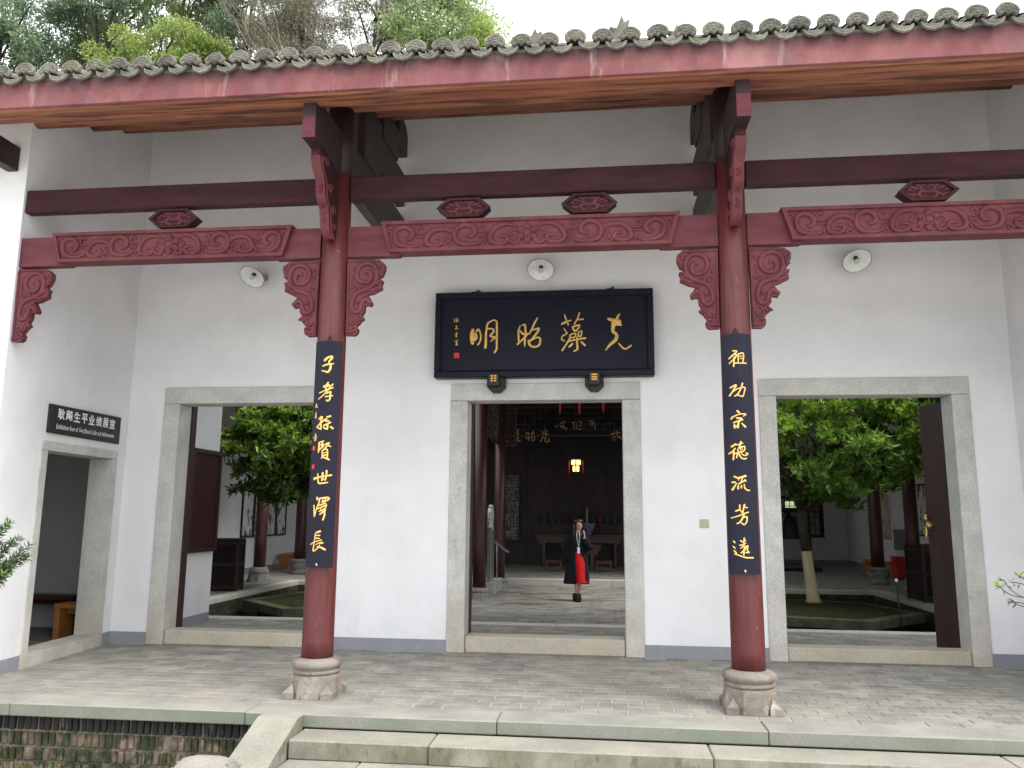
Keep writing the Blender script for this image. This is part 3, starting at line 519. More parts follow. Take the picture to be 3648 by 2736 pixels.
rib([(-.078,-.016),(-.058,-.024),(-.038,-.004),(0,-.018),(.038,-.004),(.058,-.024),(.078,-.016)], .012)
for s in (-1, 1): rib([(s*.066,.012),(s*.045,.03),(s*.03,.012),(s*.048,.006)], .011); rib([(s*.006,.036),(s*.03,.056),(s*.046,.044),(s*.03,.034)], .011)
rib([(-.008,.008),(.008,.008)], .02)
ribme = mesh_of(rm, 'cap_relief', 'tile')
dm_ = MB()
outer = []
for k in range(21):
    a = pi*k/20; sc_ = 1+.05*abs(sin(5*a)); outer.append((-.094*cos(a)*(1 if 0 < k < 20 else 1), .046-.088*sin(a)**.9*sc_*(1.06 if k == 10 else 1)))
inner = [(.088*cos(a), .046-.036*sin(a)) for a in [pi*k/12 for k in range(1, 12)]]
dm_.prism(outer+inner, lambda a, b, d: (a, d, b), .014, -.008)
dripme = mesh_of(dm_, 'drip_tile', 'tile')
rm = MB()
rib([(-.080,.032),(-.055,.004),(-.02,-.014),(0,-.026),(.02,-.014),(.055,.004),(.080,.032)], .010); rib([(-.05,.012),(-.025,-.002),(0,.0),(.025,-.002),(.05,.012)], .009)
dribme = mesh_of(rm, 'drip_relief', 'tile')
rows = MB()
KS = range(-19, 61)
for k in KS:
    x = X0+PIT*k; dz = random.uniform(-.007,.007); tl = random.uniform(-.09,.09)
    if abs(x) > XR-.1: continue
    o = piece('cap_tile', capme, rf, (x, -3.60+random.uniform(-.006,.006), 5.885+dz)); o.rotation_euler = (radians(-8), tl, random.uniform(-.06,.06))
    r = bpy.data.objects.new('cap_relief', ribme); COL.objects.link(r); r.parent = o
    o = piece('drip_tile', dripme, rf, (x+PIT/2, -3.605+random.uniform(-.006,.006), 5.80+dz)); o.rotation_euler = (radians(-14), random.uniform(-.05,.05), random.uniform(-.06,.06))
    r = bpy.data.objects.new('drip_relief', dribme); COL.objects.link(r); r.parent = o
    # cover tiles in a row up the slope, each lapping the one below
    y = -3.585
    while y < yB-.05:
        y2 = y+.23; zz = und(y)+.272; z2 = und(y2)+.25
        ra, rb = .080, .072; n = 6
        A = [(x-ra*cos(pi*q/n), y, zz+ra*.9*sin(pi*q/n)) for q in range(n+1)]; B = [(x-rb*cos(pi*q/n), y2, z2+rb*.9*sin(pi*q/n)) for q in range(n+1)]
        rows.loft([A, B], closed=False)
        xx = x+PIT/2
        A = [(xx-.1*cos(pi*q/n), y, zz+.01-.05*sin(pi*q/n)) for q in range(n+1)]; B = [(xx-.1*cos(pi*q/n), y2, z2-.0-.05*sin(pi*q/n)) for q in range(n+1)]
        rows.loft([A, B], closed=False); y += .2
ids(rows.build('tile_row', 'tile', rf), kind='stuff')
MB().box(-XR, XR, -3.53, -3.40, 5.814, 5.862, .01).build('mortar_bed', 'stone_base_dark', rf)
rb_ = MB().box(-XR, XR, .18, .42, und(.3)+.05, 8.18, .02); rb_.box(-XR, XR, .12, .48, 8.181, 8.25, .02); rb_.build('ridge', 'tile', rf)
for x, z1, sc in ((1.06, 8.69, 1), (-.17, 8.57, .9), (-1.33, 8.53, .7), (1.83, 8.50, .7), (-3.2, 8.5, .8), (3.4, 8.5, .8)):
    h = z1-8.25; pl = [(-.14,0),(-.10,.45),(-.16,.62),(-.06,.55),(-.02,.78),(.015,1.0),(.05,.74),(.12,.83),(.09,.6),(.07,.4),(.13,0)]
    MB().prism([(a*sc, b*h) for a, b in pl], lambda a, b, d: (x+a, d, 8.251+b), .36, .24).build('finial', 'tile', rf)
# ================================================================= columns, beams, brackets
COLX = (-1.981, 2.019); YC = -2.477
pm('beam_shade', (.020,.010,.013), (.032,.014,.018), 3, stretch=(3,3,.6), rough=.55, bump=.1, spec=.35)  # eave shade put into the colour of column tops and arms
for cx, lab in zip(COLX, ('tall red lacquered porch column carrying the left poem board', 'tall red lacquered porch column carrying the right poem board')):
    t = thing('column', (cx, YC, 0), lab, 'column', 'red porch columns')
    m = MB(); m.lathe([(.150,.335),(.149,.5),(.147,2),(.142,4),(.138,5.18)], cx, YC, 36); m.build('shaft', 'column_red', t)
    m = MB(); m.lathe([(.137,5.181),(.136,und(YC)-.19)], cx, YC, 36); m.build('shaded_head', 'beam_shade', t)  # column top coloured dark to stand for shade under the eave
    b = MB(); b.lathe([(.205,.20),(.222,.215),(.225,.235),(.2,.245),(.20,.25),(.232,.268),(.238,.29),(.228,.318),(.20,.335),(.152,.345)], cx, YC, 36)
    b.lathe([(.218,.05),(.222,.19),(.212,.2)], cx, YC, 36); o = b.build('base_drum', 'stone_base', t)
    pl = MB()
    pr = []
    R8 = .240
    for z, r in ((.0, R8*1.03), (.06, R8*1.02), (.17, R8*.93), (.185, R8*.90)):
        pr.append([(cx+r*cos(a)*1.02, YC+r*sin(a)*1.02, z) for a in [pi/8+k*pi/4 for k in range(8)]])
    pl.loft(pr, smooth=False, cap=True)
    for k in range(4):
        a = pi/4+k*pi/2; c = Vector((cx+.235*cos(a), YC+.235*sin(a), 0)); u = Vector((cos(a), sin(a), 0)); v_ = Vector((-sin(a), cos(a), 0))
        e = .062; q = [c+u*e*.9-v_*e*1.5-u*.03, c+u*e*.9+v_*e*1.5-u*.03, c-u*e+v_*e, c-u*e-v_*e]
        q = [Vector((cx+sx*.27, YC+sy*.27, 0)) for sx, sy in ((0,0),)]
        sx, sy = (1 if cos(a) > 0 else -1), (1 if sin(a) > 0 else -1)
        b0 = [(cx+sx*.238, YC+sy*.238), (cx+sx*.238, YC+sy*.13), (cx+sx*.14, YC+sy*.14), (cx+sx*.13, YC+sy*.238)]
        vs = [(x, y, 0) for x, y in b0]+[(x, y, .055) for x, y in b0]+[(cx+sx*.165, YC+sy*.165, .125)]
        fs = [(0,1,5,4),(1,2,6,5),(2,3,7,6),(3,0,4,7),(4,5,8),(5,6,8),(6,7,8),(7,4,8)]
        pl.add(vs, fs)
    pl.build('base_plinth', 'stone_base', t)
# poem boards bent round the shafts
def poem(cx, label, data, seals):
    t = thing('poem_board', (cx, YC-.16, 1.18), label, 'sign board', 'vertical poem boards')
    R1, R0, H = .205, .180, radians(41)
    n = 14; sec = [(cx+R1*sin(-H+2*H*k/n), YC-R1*cos(-H+2*H*k/n)) for k in range(n+1)]+[(cx+R0*sin(H-2*H*k/n), YC-R0*cos(H-2*H*k/n)) for k in range(n+1)]
    m = MB(); m.prism(sec, lambda a, b, d: (a, b, d), 1.181, 3.372); o = m.build('board', 'lacquer', t)
    def fn(x, z, h):
        d = max(-.13, min(.13, x-cx)); return (cx+d, YC-sqrt(R1*R1-d*d)-.0015-h*1.0, z)
    for ch in data: relief(MB(), ch, fn, .22).build('character', 'gold', t)
    for sx, sz, sw in seals:
        mb = MB(); x, z, h = sx/1000, sz/1000, .5*sw/1000*.9; n = 4
        A = [fn(x-h+2*h*k/n, z-h*1.35, .002) for k in range(n+1)]; B = [fn(x-h+2*h*k/n, z+h*1.35, .002) for k in range(n+1)]
        mb.loft([A, B], closed=False, smooth=False); mb.build('seal', 'seal_red', t)
    mb = MB(); mb.tube([(cx-.01, YC-R1-.006, 1.22), (cx, YC-R1-.012, 1.195)], [.010,.006], 6); mb.build('nail', 'steel', t)
    mb = MB()
    for dx in (-.03, .03): mb.tube([(cx+dx, YC-.146, 3.36), (cx+dx*.3, YC-.150, 3.42), (cx, YC-.150, 3.44)], .005, 5)
    mb.build('hanging_wire', 'black', t)
poem(-1.948, 'black curved poem board with seven gold characters on the left column', POEM_A, SEALS)
poem(1.992, 'black curved poem board with seven gold characters on the right column', POEM_B, [])
# tie beams and carved lintel beams, bay by bay
BAYS = [(-5.49, -2.13, 'left'), (-1.84, 1.88, 'middle'), (2.16, 5.49, 'right')]
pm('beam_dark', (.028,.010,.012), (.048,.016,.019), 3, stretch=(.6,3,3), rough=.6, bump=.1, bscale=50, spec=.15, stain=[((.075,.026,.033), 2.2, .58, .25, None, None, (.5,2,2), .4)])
PAN = [(-5.105, -2.421), (-1.487, 1.521), (2.476, 5.16)]
for (a, b, nm), (p0, p1) in zip(BAYS, PAN):
    t = thing('tie_beam', ((a+b)/2, YC, 4.89), 'plain dark red tie beam spanning the %s bay above the carved beam' % nm, 'beam', 'tie beams between the columns')
    MB().box(a, b, YC-.06, YC+.06, 4.893, 5.15, .012).build('timber', 'beam_dark', t)
    t = thing('carved_beam', ((a+b)/2, YC, 4.29), 'red beam with carved scrolls and a central flower spanning the %s bay' % nm, 'beam', 'carved scroll beams between the columns')
    c = (p0+p1)/2; hw = (p1-p0)/2
    # plain ends step down where they meet the columns
    ends = MB()
    for x0, x1, s in ((a, p0+.20, 1), (p1-.20, b, -1)):
        pl = [(x0,4.285),(x1,4.285),(x1,4.606),(x0,4.606)]
        if s > 0: pl = [(x0,4.285),(x1-.02,4.285),(x1+.06,4.335),(x1+.06,4.606),(x0,4.606)]
        else: pl = [(x0-.06,4.335),(x0+.02,4.285),(x1,4.285),(x1,4.606),(x0-.06,4.606)]
        ends.prism(pl, lambda u, v, d: (u, d, v), YC+.055, YC-.05)
    ends.build('plain_end', 'beam_red', t)
    pn = MB(); tp, bt, y0 = 4.632, 4.305, YC-.085
    pn.prism([(p0+.095, bt), (p1-.095, bt), (p1, tp), (p0, tp)], lambda u, v, d: (u, d, v), YC+.07, y0)
    o = pn.build('panel', 'carve_red', t)
    fr = MB(); bw = .035
    def bar(q): fr.prism(q, lambda u, v, d: (u, d, v), y0+.001, y0-.022)
    bar([(p0, tp), (p0+.012, tp-bw), (p1-.012, tp-bw), (p1, tp)]); bar([(p0+.095, bt), (p0+.085, bt+bw), (p1-.085, bt+bw), (p1-.095, bt)])
    bar([(p0+.012, tp-bw-.001), (p0+.085, bt+bw+.001), (p0+.122, bt+bw+.001), (p0+.055, tp-bw-.001)]); bar([(p1-.085, bt+bw+.001), (p1-.012, tp-bw-.001), (p1-.055, tp-bw-.001), (p1-.122, bt+bw+.001)])
    fr.build('border', 'carve_red', t)
    kx = hw/1.504
    sc = MB()
    for s in (-1, 1):
        relief(sc, SCROLLS, lambda x, z, h: (c-s*x*kx, y0-.0005-h, 4.466+z), .56)
    sc.build('scrollwork', 'carve_red', t)
    fl = MB()
    for k in range(6):
        a_ = pi/2+k*pi/3
        relief(fl, [[cos(a_)*42, sin(a_)*38, 46, cos(a_)*72, sin(a_)*64, 76, cos(a_)*92, sin(a_)*82, 60]], lambda x, z, h: (c+x, y0-.004-h, 4.466+z), .38)
    n = 20
    fl.tube([(c+.052*cos(2*pi*k/n), y0-.028, 4.466+.052*sin(2*pi*k/n)) for k in range(n+1)], .012, 6)
    fl.lathe([], 0, 0) if False else None
    fl.loft([[(c+r*cos(2*pi*k/16), y, 4.466+r*sin(2*pi*k/16)) for k in range(16)] for r, y in ((.042, y0-.002), (.04, y0-.030), (.025, y0-.038), (.001, y0-.040))])
    fl.build('flower', 'carve_red', t)
# hexagonal carved blocks between the two beams
for x, lab in ((-3.755, 'dark hexagonal carved block above the left carved beam'), (-.636, 'dark hexagonal carved block above the middle beam, nearer the left column'), (.635, 'dark hexagonal carved block above the middle beam, nearer the right column'), (3.848, 'dark hexagonal carved block above the right carved beam')):
    t = thing('spacer_block', (x, YC, 4.64), lab, 'carved block', 'hexagonal blocks between the beams')
    hx = [(-.27,0),(-.155,-.098),(.155,-.098),(.27,0),(.155,.098),(-.155,.098)]
    zc_ = 4.762
    MB().prism(hx, lambda u, v, d: (x+u, d, zc_+v), YC+.05, YC-.055).build('core', 'beam_dark', t)
    fr = MB()
    for i in range(6):
        (a0, b0), (a1, b1) = hx[i], hx[(i+1) % 6]
        fr.prism([(a0*1.03, b0*1.03), (a1*1.03, b1*1.03), (a1*.86, b1*.80), (a0*.86, b0*.80)], lambda u, v, d: (x+u, d, zc_+v), YC-.050, YC-.085)
    fr.build('border', 'beam_dark', t)
    rl = MB()
    for s in (-1, 1):
        relief(rl, [[s*10,-55,12, s*55,-60,26, s*85,-30,30, s*60,0,28, s*15,-5,20], [s*10,60,14, s*50,60,22, s*70,30,26, s*40,18,20], [s*90,-20,14, s*140,-35,26, s*185,-20,14], [s*90,30,14, s*130,40,24, s*170,52,10], [s*130,-60,26, s*150,-64,12], [s*160,20,26, s*185,14,12], [s*70,62,18, s*95,60,24]], lambda u, v, h: (x+u, YC-.0555-h, zc_+v), .5)
    relief(rl, [[-14,8,14, 14,8,14], [-14,-8,14, 14,-8,14]], lambda u, v, h: (x+u, YC-.0555-h, zc_+v), .5)
    rl.build('scrollwork', 'carve_red', t)
# corner brackets under the carved beams
def bracket(cx, s, label):
    t = thing('corner_bracket', (cx, YC, 3.47), label, 'bracket', 'carved corner brackets under the beams')
    out = [(p[0]/1000-.006, p[1]/1000) for p in BRACKET_OUT]
    if s < 0: out = out[::-1]
    MB().prism(out, lambda u, v, d: (cx+s*u, d, v), YC+.02, YC-.045).build('plate', 'carve_red', t)
    relief(MB(), BRACKET, lambda x, z, h: (cx+s*(x-.004), YC-.046-h, z), .58).build('scrollwork', 'carve_red', t)
bracket(-1.98, 1, 'carved scroll bracket on the right side of the left column')
bracket(-1.98, -1, 'carved scroll bracket on the left side of the left column')
bracket(2.02, -1, 'carved scroll bracket on the left side of the right column')
bracket(2.02, 1, 'carved scroll bracket on the right side of the right column')
bracket(-5.49-.145, 1, 'carved scroll bracket fixed to the white wall at the far left')
bracket(5.49+.145, -1, 'carved scroll bracket fixed to the white wall at the far right')
# cantilevered eave arms, carved struts and the roof trusses behind the columns
for cx, sd_ in zip(COLX, ('left', 'right')):
    t = thing('eave_arm', (cx, -2.9, 5.18), 'red cantilever arm and carved strut holding the eave above the %s column' % sd_, 'bracket', 'eave arms above the columns')
    pl = [(-3.37,5.185),(-3.05,5.185),(-2.60,5.10),(-2.60,5.60),(-3.22,5.60),(-3.235,5.533),(-3.37,5.533)]
    MB().prism(pl, lambda a, b, d: (d, a, b), cx-.062, cx+.062).build('arm', 'beam_shade', t)  # near-black colour stands for the shaded sides of the arm
    MB().box(cx-.0635, cx+.0635, -3.376, -3.36, 5.183, 5.40, .003).build('lit_end', 'beam_red', t)  # lighter red plate standing for light on the arm's front face
    curve = [(-3.16,5.20),(-3.165,5.10),(-3.12,5.00),(-3.03,4.94),(-2.995,4.86),(-2.985,4.77),(-2.93,4.71),(-2.87,4.68),(-2.855,4.60),(-2.835,4.52),(-2.79,4.455),(-2.69,4.42)]
    back = [(-2.60,4.45),(-2.60,5.20)]
    MB().prism(curve+back, lambda a, b, d: (d, a, b), cx-.046, cx+.046).build('strut', 'beam_dark', t)  # dark sides stand for shade, the redder front edge for light
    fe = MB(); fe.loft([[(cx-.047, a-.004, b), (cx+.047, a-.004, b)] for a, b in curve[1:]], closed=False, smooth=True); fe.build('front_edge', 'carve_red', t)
    rl = MB()
    cs = [(a*1000, b*1000) for a, b in curve]
    for sx in (-1, 1):
        relief(rl, [[a+45, b, 26] and [c_ for a, b in [(q[0]+48, q[1]) for q in cs[1:]] for c_ in (a, b, 24)], [-3060,5120,28,-2980,5090,34,-2940,5130,28,-2980,5150,20], [-2900,4900,28,-2850,4860,34,-2800,4920,28,-2850,4940,20], [-2780,4720,28,-2740,4660,34,-2690,4720,28,-2740,4750,20], [-2740,4560,26,-2700,4520,30,-2660,4580,24]], lambda x, z, h: (cx+sx*(.0462+h), x, z), .5)
    # front edge carving: little curls following the strut
    for i, (ya, za, yb, zb) in enumerate(((-3.165,5.14,-3.10,4.985),(-3.0,4.87,-2.985,4.78),(-2.93,4.715,-2.87,4.68),(-2.858,4.64,-2.84,4.53))):
        for j in range(4):
            f0, f1 = j/4, (j+.8)/4; pA = (cx-.022 if j % 2 else cx+.022, ya+(yb-ya)*f0-.006, za+(zb-za)*f0); pB = (cx+.018 if j % 2 else cx-.018, ya+(yb-ya)*f1-.006, za+(zb-za)*f1)
            rl.tube([pA, ((pA[0]+pB[0])/2+.01, (pA[1]+pB[1])/2-.004, (pA[2]+pB[2])/2), pB], [.006,.009,.005], 5)
    rl.build('scrollwork', 'carve_red', t)
    t = thing('roof_truss', (cx, -1.2, 5.15), 'dark timber truss running from the %s column back to the wall' % sd_, 'truss', 'trusses behind the columns')
    B = lambda nm, y0, y1, z0, z1, hw=.07: MB().box(cx-hw, cx+hw, y0, y1, z0, z1, .012).build(nm, 'dark_wood', t)
    B('crossbeam', -2.36, -.001, 5.16, 5.66); B('post', -1.92, -1.26, 5.661, und(-1.45)-.19, .085); B('crossbeam', -1.258, -.001, 5.84, 6.29, .06)
    B('post', -1.18, -.46, 6.291, und(-.75)-.19, .08)
    pl = [(-.455,6.56),(-.002,6.56),(-.002,6.86),(-.09,6.95),(-.25,7.0),(-.455,6.95)]
    MB().prism(pl, lambda a, b, d: (d, a, b), cx-.075, cx+.075).build('cloud_block', 'dark_wood', t)
    B('post', -2.36, -2.12, 5.661, und(-2.12)-.06, .07)
# stub beam of the neighbouring eave at the far left
t = thing('eave_arm', (-5.65, -2.9, 5.35), 'dark square beam end jutting from the white wall at the upper left', 'beam')
MB().box(-5.722, -5.592, -3.38, -2.561, 5.36, 5.64, .01).build('timber', 'dark_wood', t)
# ================================================================= plaque, pegs, lamps, small sign
t = thing('plaque', (0, -.1, 3.42), 'large black plaque with four gold characters above the middle doorway', 'sign board')
MB().box(-1.335, 1.315, -.172, -.03, 3.50, 4.475).build('field', 'lacquer', t)
fr = MB(); x0, x1, z0, z1 = -1.418, 1.398, 3.425, 4.556
for (a, b, c, d) in ((x0, x1, z1-.085, z1), (x0, x1, z0, z0+.085), (x0, x0+.085, z0+.0855, z1-.0855), (x1-.085, x1, z0+.0855, z1-.0855)):
    fr.box(a, b, -.198, -.025, c, d, .012)
fr.build('frame', 'lacquer', t)
b2 = MB()
for (a, b, c, d) in ((x0+.087, x1-.087, z1-.104, z1-.088), (x0+.087, x1-.087, z0+.088, z0+.104), (x0+.087, x0+.103, z0+.105, z1-.105), (x1-.103, x1-.087, z0+.105, z1-.105)):
    b2.box(a, b, -.182, -.16, c, d, .004)
b2.build('inner_moulding', 'lacquer', t)
for ch in SIGN_MAIN: relief(MB(), ch, lambda x, z, h: (x, -.1725-h, z), .25).build('character', 'gold', t)
for ch in SIGN_SMALL: relief(MB(), ch, lambda x, z, h: (x, -.1725-h, z), .25).build('signature', 'gold', t)
sx, sz, sw = [v/1000 for v in SIGN_SEAL]
MB().box(sx-sw/2, sx+sw/2, -.177, -.171, sz-sw/2, sz+sw/2, .003).build('seal', 'seal_red', t)
for x in (-.90, .86):
    m = MB().box(x-.05, x+.05, -.12, -.09, 4.556, 4.585); m.tube([(x, -.11, 4.57), (x+.03, -.10, 4.61), (x+.05, -.002, 4.62)], .008, 5); m.build('hanging_hook', 'black', t)
for cx, cz, full, lab in ((-.61, 3.357, False, 'black octagonal door peg with broken yellow bars, left of the middle lintel'), (.644, 3.36, True, 'black octagonal door peg with three full yellow bars, right of the middle lintel')):
    t = thing('door_peg', (cx, -.1, cz), lab, 'door peg', 'octagonal door pegs')
    oc = lambda r: [(r*cos(pi/8+k*pi/4), r*sin(pi/8+k*pi/4)) for k in range(8)]
    m = MB(); rings = [[(cx+a, y, cz+b) for a, b in oc(r)] for r, y in ((.112, -.024), (.128, -.03), (.128, -.14), (.115, -.15))]
    m.loft(rings, smooth=False, cap=True); m.build('octagon', 'black', t)
    ax, az = cx-.018 if not full else cx+.002, cz+.03
    m = MB(); m.box(ax-.072, ax+.072, -.265, -.151, az-.085, az+.078, .008); o = m.build('block', 'black', t)
    for k in (-1, 0, 1):
        zz = az+.012+k*.031
        segs = ((-.037, .037),) if full else ((-.037, -.006), (.006, .037))
        for a, b in segs: MB().box(ax+a, ax+b, -.2675, -.264, zz-.009, zz+.009).build('bar', 'amber', o)
def lamp(x, z, tiltz, lab):
    t = thing('wall_lamp', (x, -.26, z), lab, 'lamp', 'white enamel wall lamps')
    nrm = Vector((sin(tiltz)*.5, -.60, -.78)).normalized(); q = nrm.to_track_quat('Z', 'Y').to_matrix().to_4x4(); M = Matrix.Translation((x, -.30, z)) @ q
    def put(mb, nm, mat):
        r = MB(); r.v = [tuple(M @ Vector(v)) for v in mb.v]; r.f = mb.f; r.sm = mb.sm; return r.build(nm, mat, t)
    m = MB(); m.lathe([(.03,-.085),(.06,-.075),(.12,-.035),(.168,0),(.172,.004),(.166,.004),(.118,-.028),(.058,-.066),(.0,-.07)], 0, 0, 36, cap=False); put(m, 'shade', 'white_paint')
    m = MB(); m.tube([(.170*cos(2*pi*k/32), .170*sin(2*pi*k/32), .003) for k in range(33)], .0035, 5); put(m, 'rim', 'black')
    m = MB(); m.lathe([(.026,-.075),(.026,-.03),(.022,-.028)], 0, 0, 14); put(m, 'socket', 'black')
    m = MB(); m.lathe([(.012,-.03),(.016,-.02),(.030,0.0),(.032,.012),(.026,.03),(.012,.04),(0,.042)], 0, 0, 14, cap=False); put(m, 'bulb', 'bulb')
    m = MB(); p = M @ Vector((0, 0, -.08)); m.tube([p, (p.x+.03, p.y+.06, p.z+.05), (x+.05, -.03, z+.08), (x+.05, -.001, z+.08)], .012, 8); m.box(x+.01, x+.09, -.02, -.001, z+.03, z+.13, .004); put_ = m.build('arm', 'steel', t)
lamp(-.025, 4.80, 0, 'white enamel disc lamp on the wall above the large plaque')
lamp(-3.905, 4.812, -.25, 'white enamel disc lamp on the wall above the left doorway')
lamp(3.872, 4.805, .1, 'white enamel disc lamp on the wall above the right doorway')
# light switch
t = thing('light_switch', (1.968, 0, 1.6), 'small beige light switch on the white wall left of the right column', 'switch')
MB().box(1.912, 2.024, -.012, 0, 1.548, 1.654, .004).build('plate', 'switch_plastic', t)
for k in range(3): MB().box(1.92+k*.033, 1.95+k*.033, -.016, -.0118, 1.556, 1.646, .002).build('rocker', 'switch_plastic', t)
# room sign on the side wall
def text_mesh(body, bold=0.0):
    cu = bpy.data.curves.new('txt', 'FONT'); cu.body = body; cu.size = 1; cu.offset = bold; cu.resolution_u = 3
    ob = bpy.data.objects.new('txt', cu); COL.objects.link(ob)
    dg = bpy.context.evaluated_depsgraph_get(); me = bpy.data.meshes.new_from_object(ob.evaluated_get(dg))
    vs = [tuple(v.co) for v in me.vertices]; fs = [tuple(p.vertices) for p in me.polygons]
    bpy.data.objects.remove(ob); bpy.data.curves.remove(cu); bpy.data.meshes.remove(me); return vs, fs
def fit_text(body, u0, u1, v0, v1, fn, bold=0.0):
    vs, fs = text_mesh(body, bold); xs = [v[0] for v in vs]; ys = [v[1] for v in vs]
    if not vs: return MB()
    ax, bx, ay, by = min(xs), max(xs), min(ys), max(ys)
    return MB().add([fn(u0+(x-ax)/(bx-ax)*(u1-u0), v0+(y-ay)/(by-ay)*(v1-v0)) for x, y, _ in vs], fs)
t = thing('room_sign', (-5.6, -1.0, 2.57), 'black rectangular sign with white Chinese and English text above the side doorway', 'sign')
m = MB(); sboxL(m, -1.766, -.239, -.032, -.002, 2.575, 2.905, 2.93); m.build('board', 'black', t)
zsl = lambda y: .025*(y+1.766)/1.527*.5
zh = '\u803f\u98da\u751f\u5e73\u4e1a\u7ee9\u5c55\u5ba4'
for k, ch in enumerate(zh):
    y0 = -1.62+k*.1585
    mb = MB()
    for q, (du, dv) in enumerate(((0,0),(.0045,.001),(-.0045,-.001),(0,.0045))):
        f = fit_text(ch, y0+du, y0+.126+du, 2.747+dv, 2.866+dv, lambda u, v: PL(u, -.0335-.0004*q, v+zsl(u))); mb.add(f.v, f.f)
    mb.build('character', 'white_text', t)
words = "Exhibition Room of Geng Biao's Life and Achievements".split(); wx = [len(q)+.9 for q in words]; tot = sum(wx); uu = -1.63
for q, wd in zip(words, wx):
    u1 = uu+1.27*wd/tot; hi = 2.688 if any(c in 'bdfhkltEARGBL' for c in q) else 2.676; lo_ = 2.632 if 'p' not in q and 'g' not in q else 2.622
    fit_text(q, uu, u1-.022, lo_, hi, lambda u, v: PL(u, -.0345, v+zsl(u)), .006).build('word', 'white_text', t); uu = u1
# ================================================================= inner floors, courts and pits
def floor_bricks(name, x0, x1, y0, y1, z, mat='brick', bx=.30, by=.16):
    o = MB().box(x0, x1, y0, y1, z-.35, z-.006).build(name, 'mortar'); ids(o, kind='structure')
    m = MB()
    for b in grid_bricks(x0, x1, y0, y1, bx, by, .008, z, .03, .0015):
        a, c, d = b[3]/2-.004, b[4]/2-.004, .003
        X0, X1, Y0, Y1, Z = b[0]-a, b[0]+a, b[1]-c, b[1]+c, b[2]
        m.add([(X0,Y0,Z-.02),(X1,Y0,Z-.02),(X1,Y1,Z-.02),(X0,Y1,Z-.02),(X0+d,Y0+d,Z),(X1-d,Y0+d,Z),(X1-d,Y1-d,Z),(X0+d,Y1-d,Z)], [(4,5,6,7),(0,1,5,4),(1,2,6,5),(2,3,7,6),(3,0,4,7)])
    ids(m.build('paving_brick', mat, o), kind='stuff'); return o
floor_bricks('corridor_floor', -5.6, 9.3, .0, 2.6, 0)
floor_bricks('path_floor', -2.0, 2.0, 2.9, 9.9, 0, 'brick_path')
floor_bricks('hall_floor', -4.6, 4.6, 10.16, 20.9, .14)
for s in (-1, 1):
    floor_bricks('gallery_floor', min(s*7.3, s*9.4), max(s*7.3, s*9.4), 2.9, 10.1, 0)
    floor_bricks('gallery_floor', min(s*4.6, s*9.7), max(s*4.6, s*9.7), 10.1, 20.9, 0)
ce = MB().box(-7.3, 7.3, 2.602, 2.898, -.6, -.10).build('court_edge', 'granite_step'); ids(ce, kind='structure')
for k in range(8):
    a = -7.3+k*1.825; MB().box(a+.003, a+1.822, 2.604, 2.896, -.10, .004, .008).build('edge_stone', 'edge_pale', ce)
for s in (-1, 1):
    for k in range(4):
        y = 2.9+k*1.75; MB().box(min(s*7, s*7.298), max(s*7, s*7.298), y+.003, y+1.747, -.10, .004, .008).build('edge_stone', 'edge_pale', ce)
    for k in range(3):
        a = 2.0+k*1.77; MB().box(min(s*a, s*(a+1.765)), max(s*a, s*(a+1.765)), 9.9, 10.098, -.10, .004, .008).build('edge_stone', 'edge_pale', ce)
for k in range(5):
    a = -4.6+k*1.84; MB().box(a+.003, a+1.837, 9.9, 10.158, -.05, .144, .008).build('step_stone', 'edge_pale', ce)
cr = ids(MB().box(-7.3, 7.3, 2.7, 10, -1.0, -.62).build('court_ground', 'moss_soil'), kind='structure')
wt = MB()
for s in (-1, 1): wt.box(min(s*2.0,s*7.0), max(s*2.0,s*7.0), 2.9, 9.9, -.62, -.50)
ids(wt.build('water', 'water'), kind='structure')
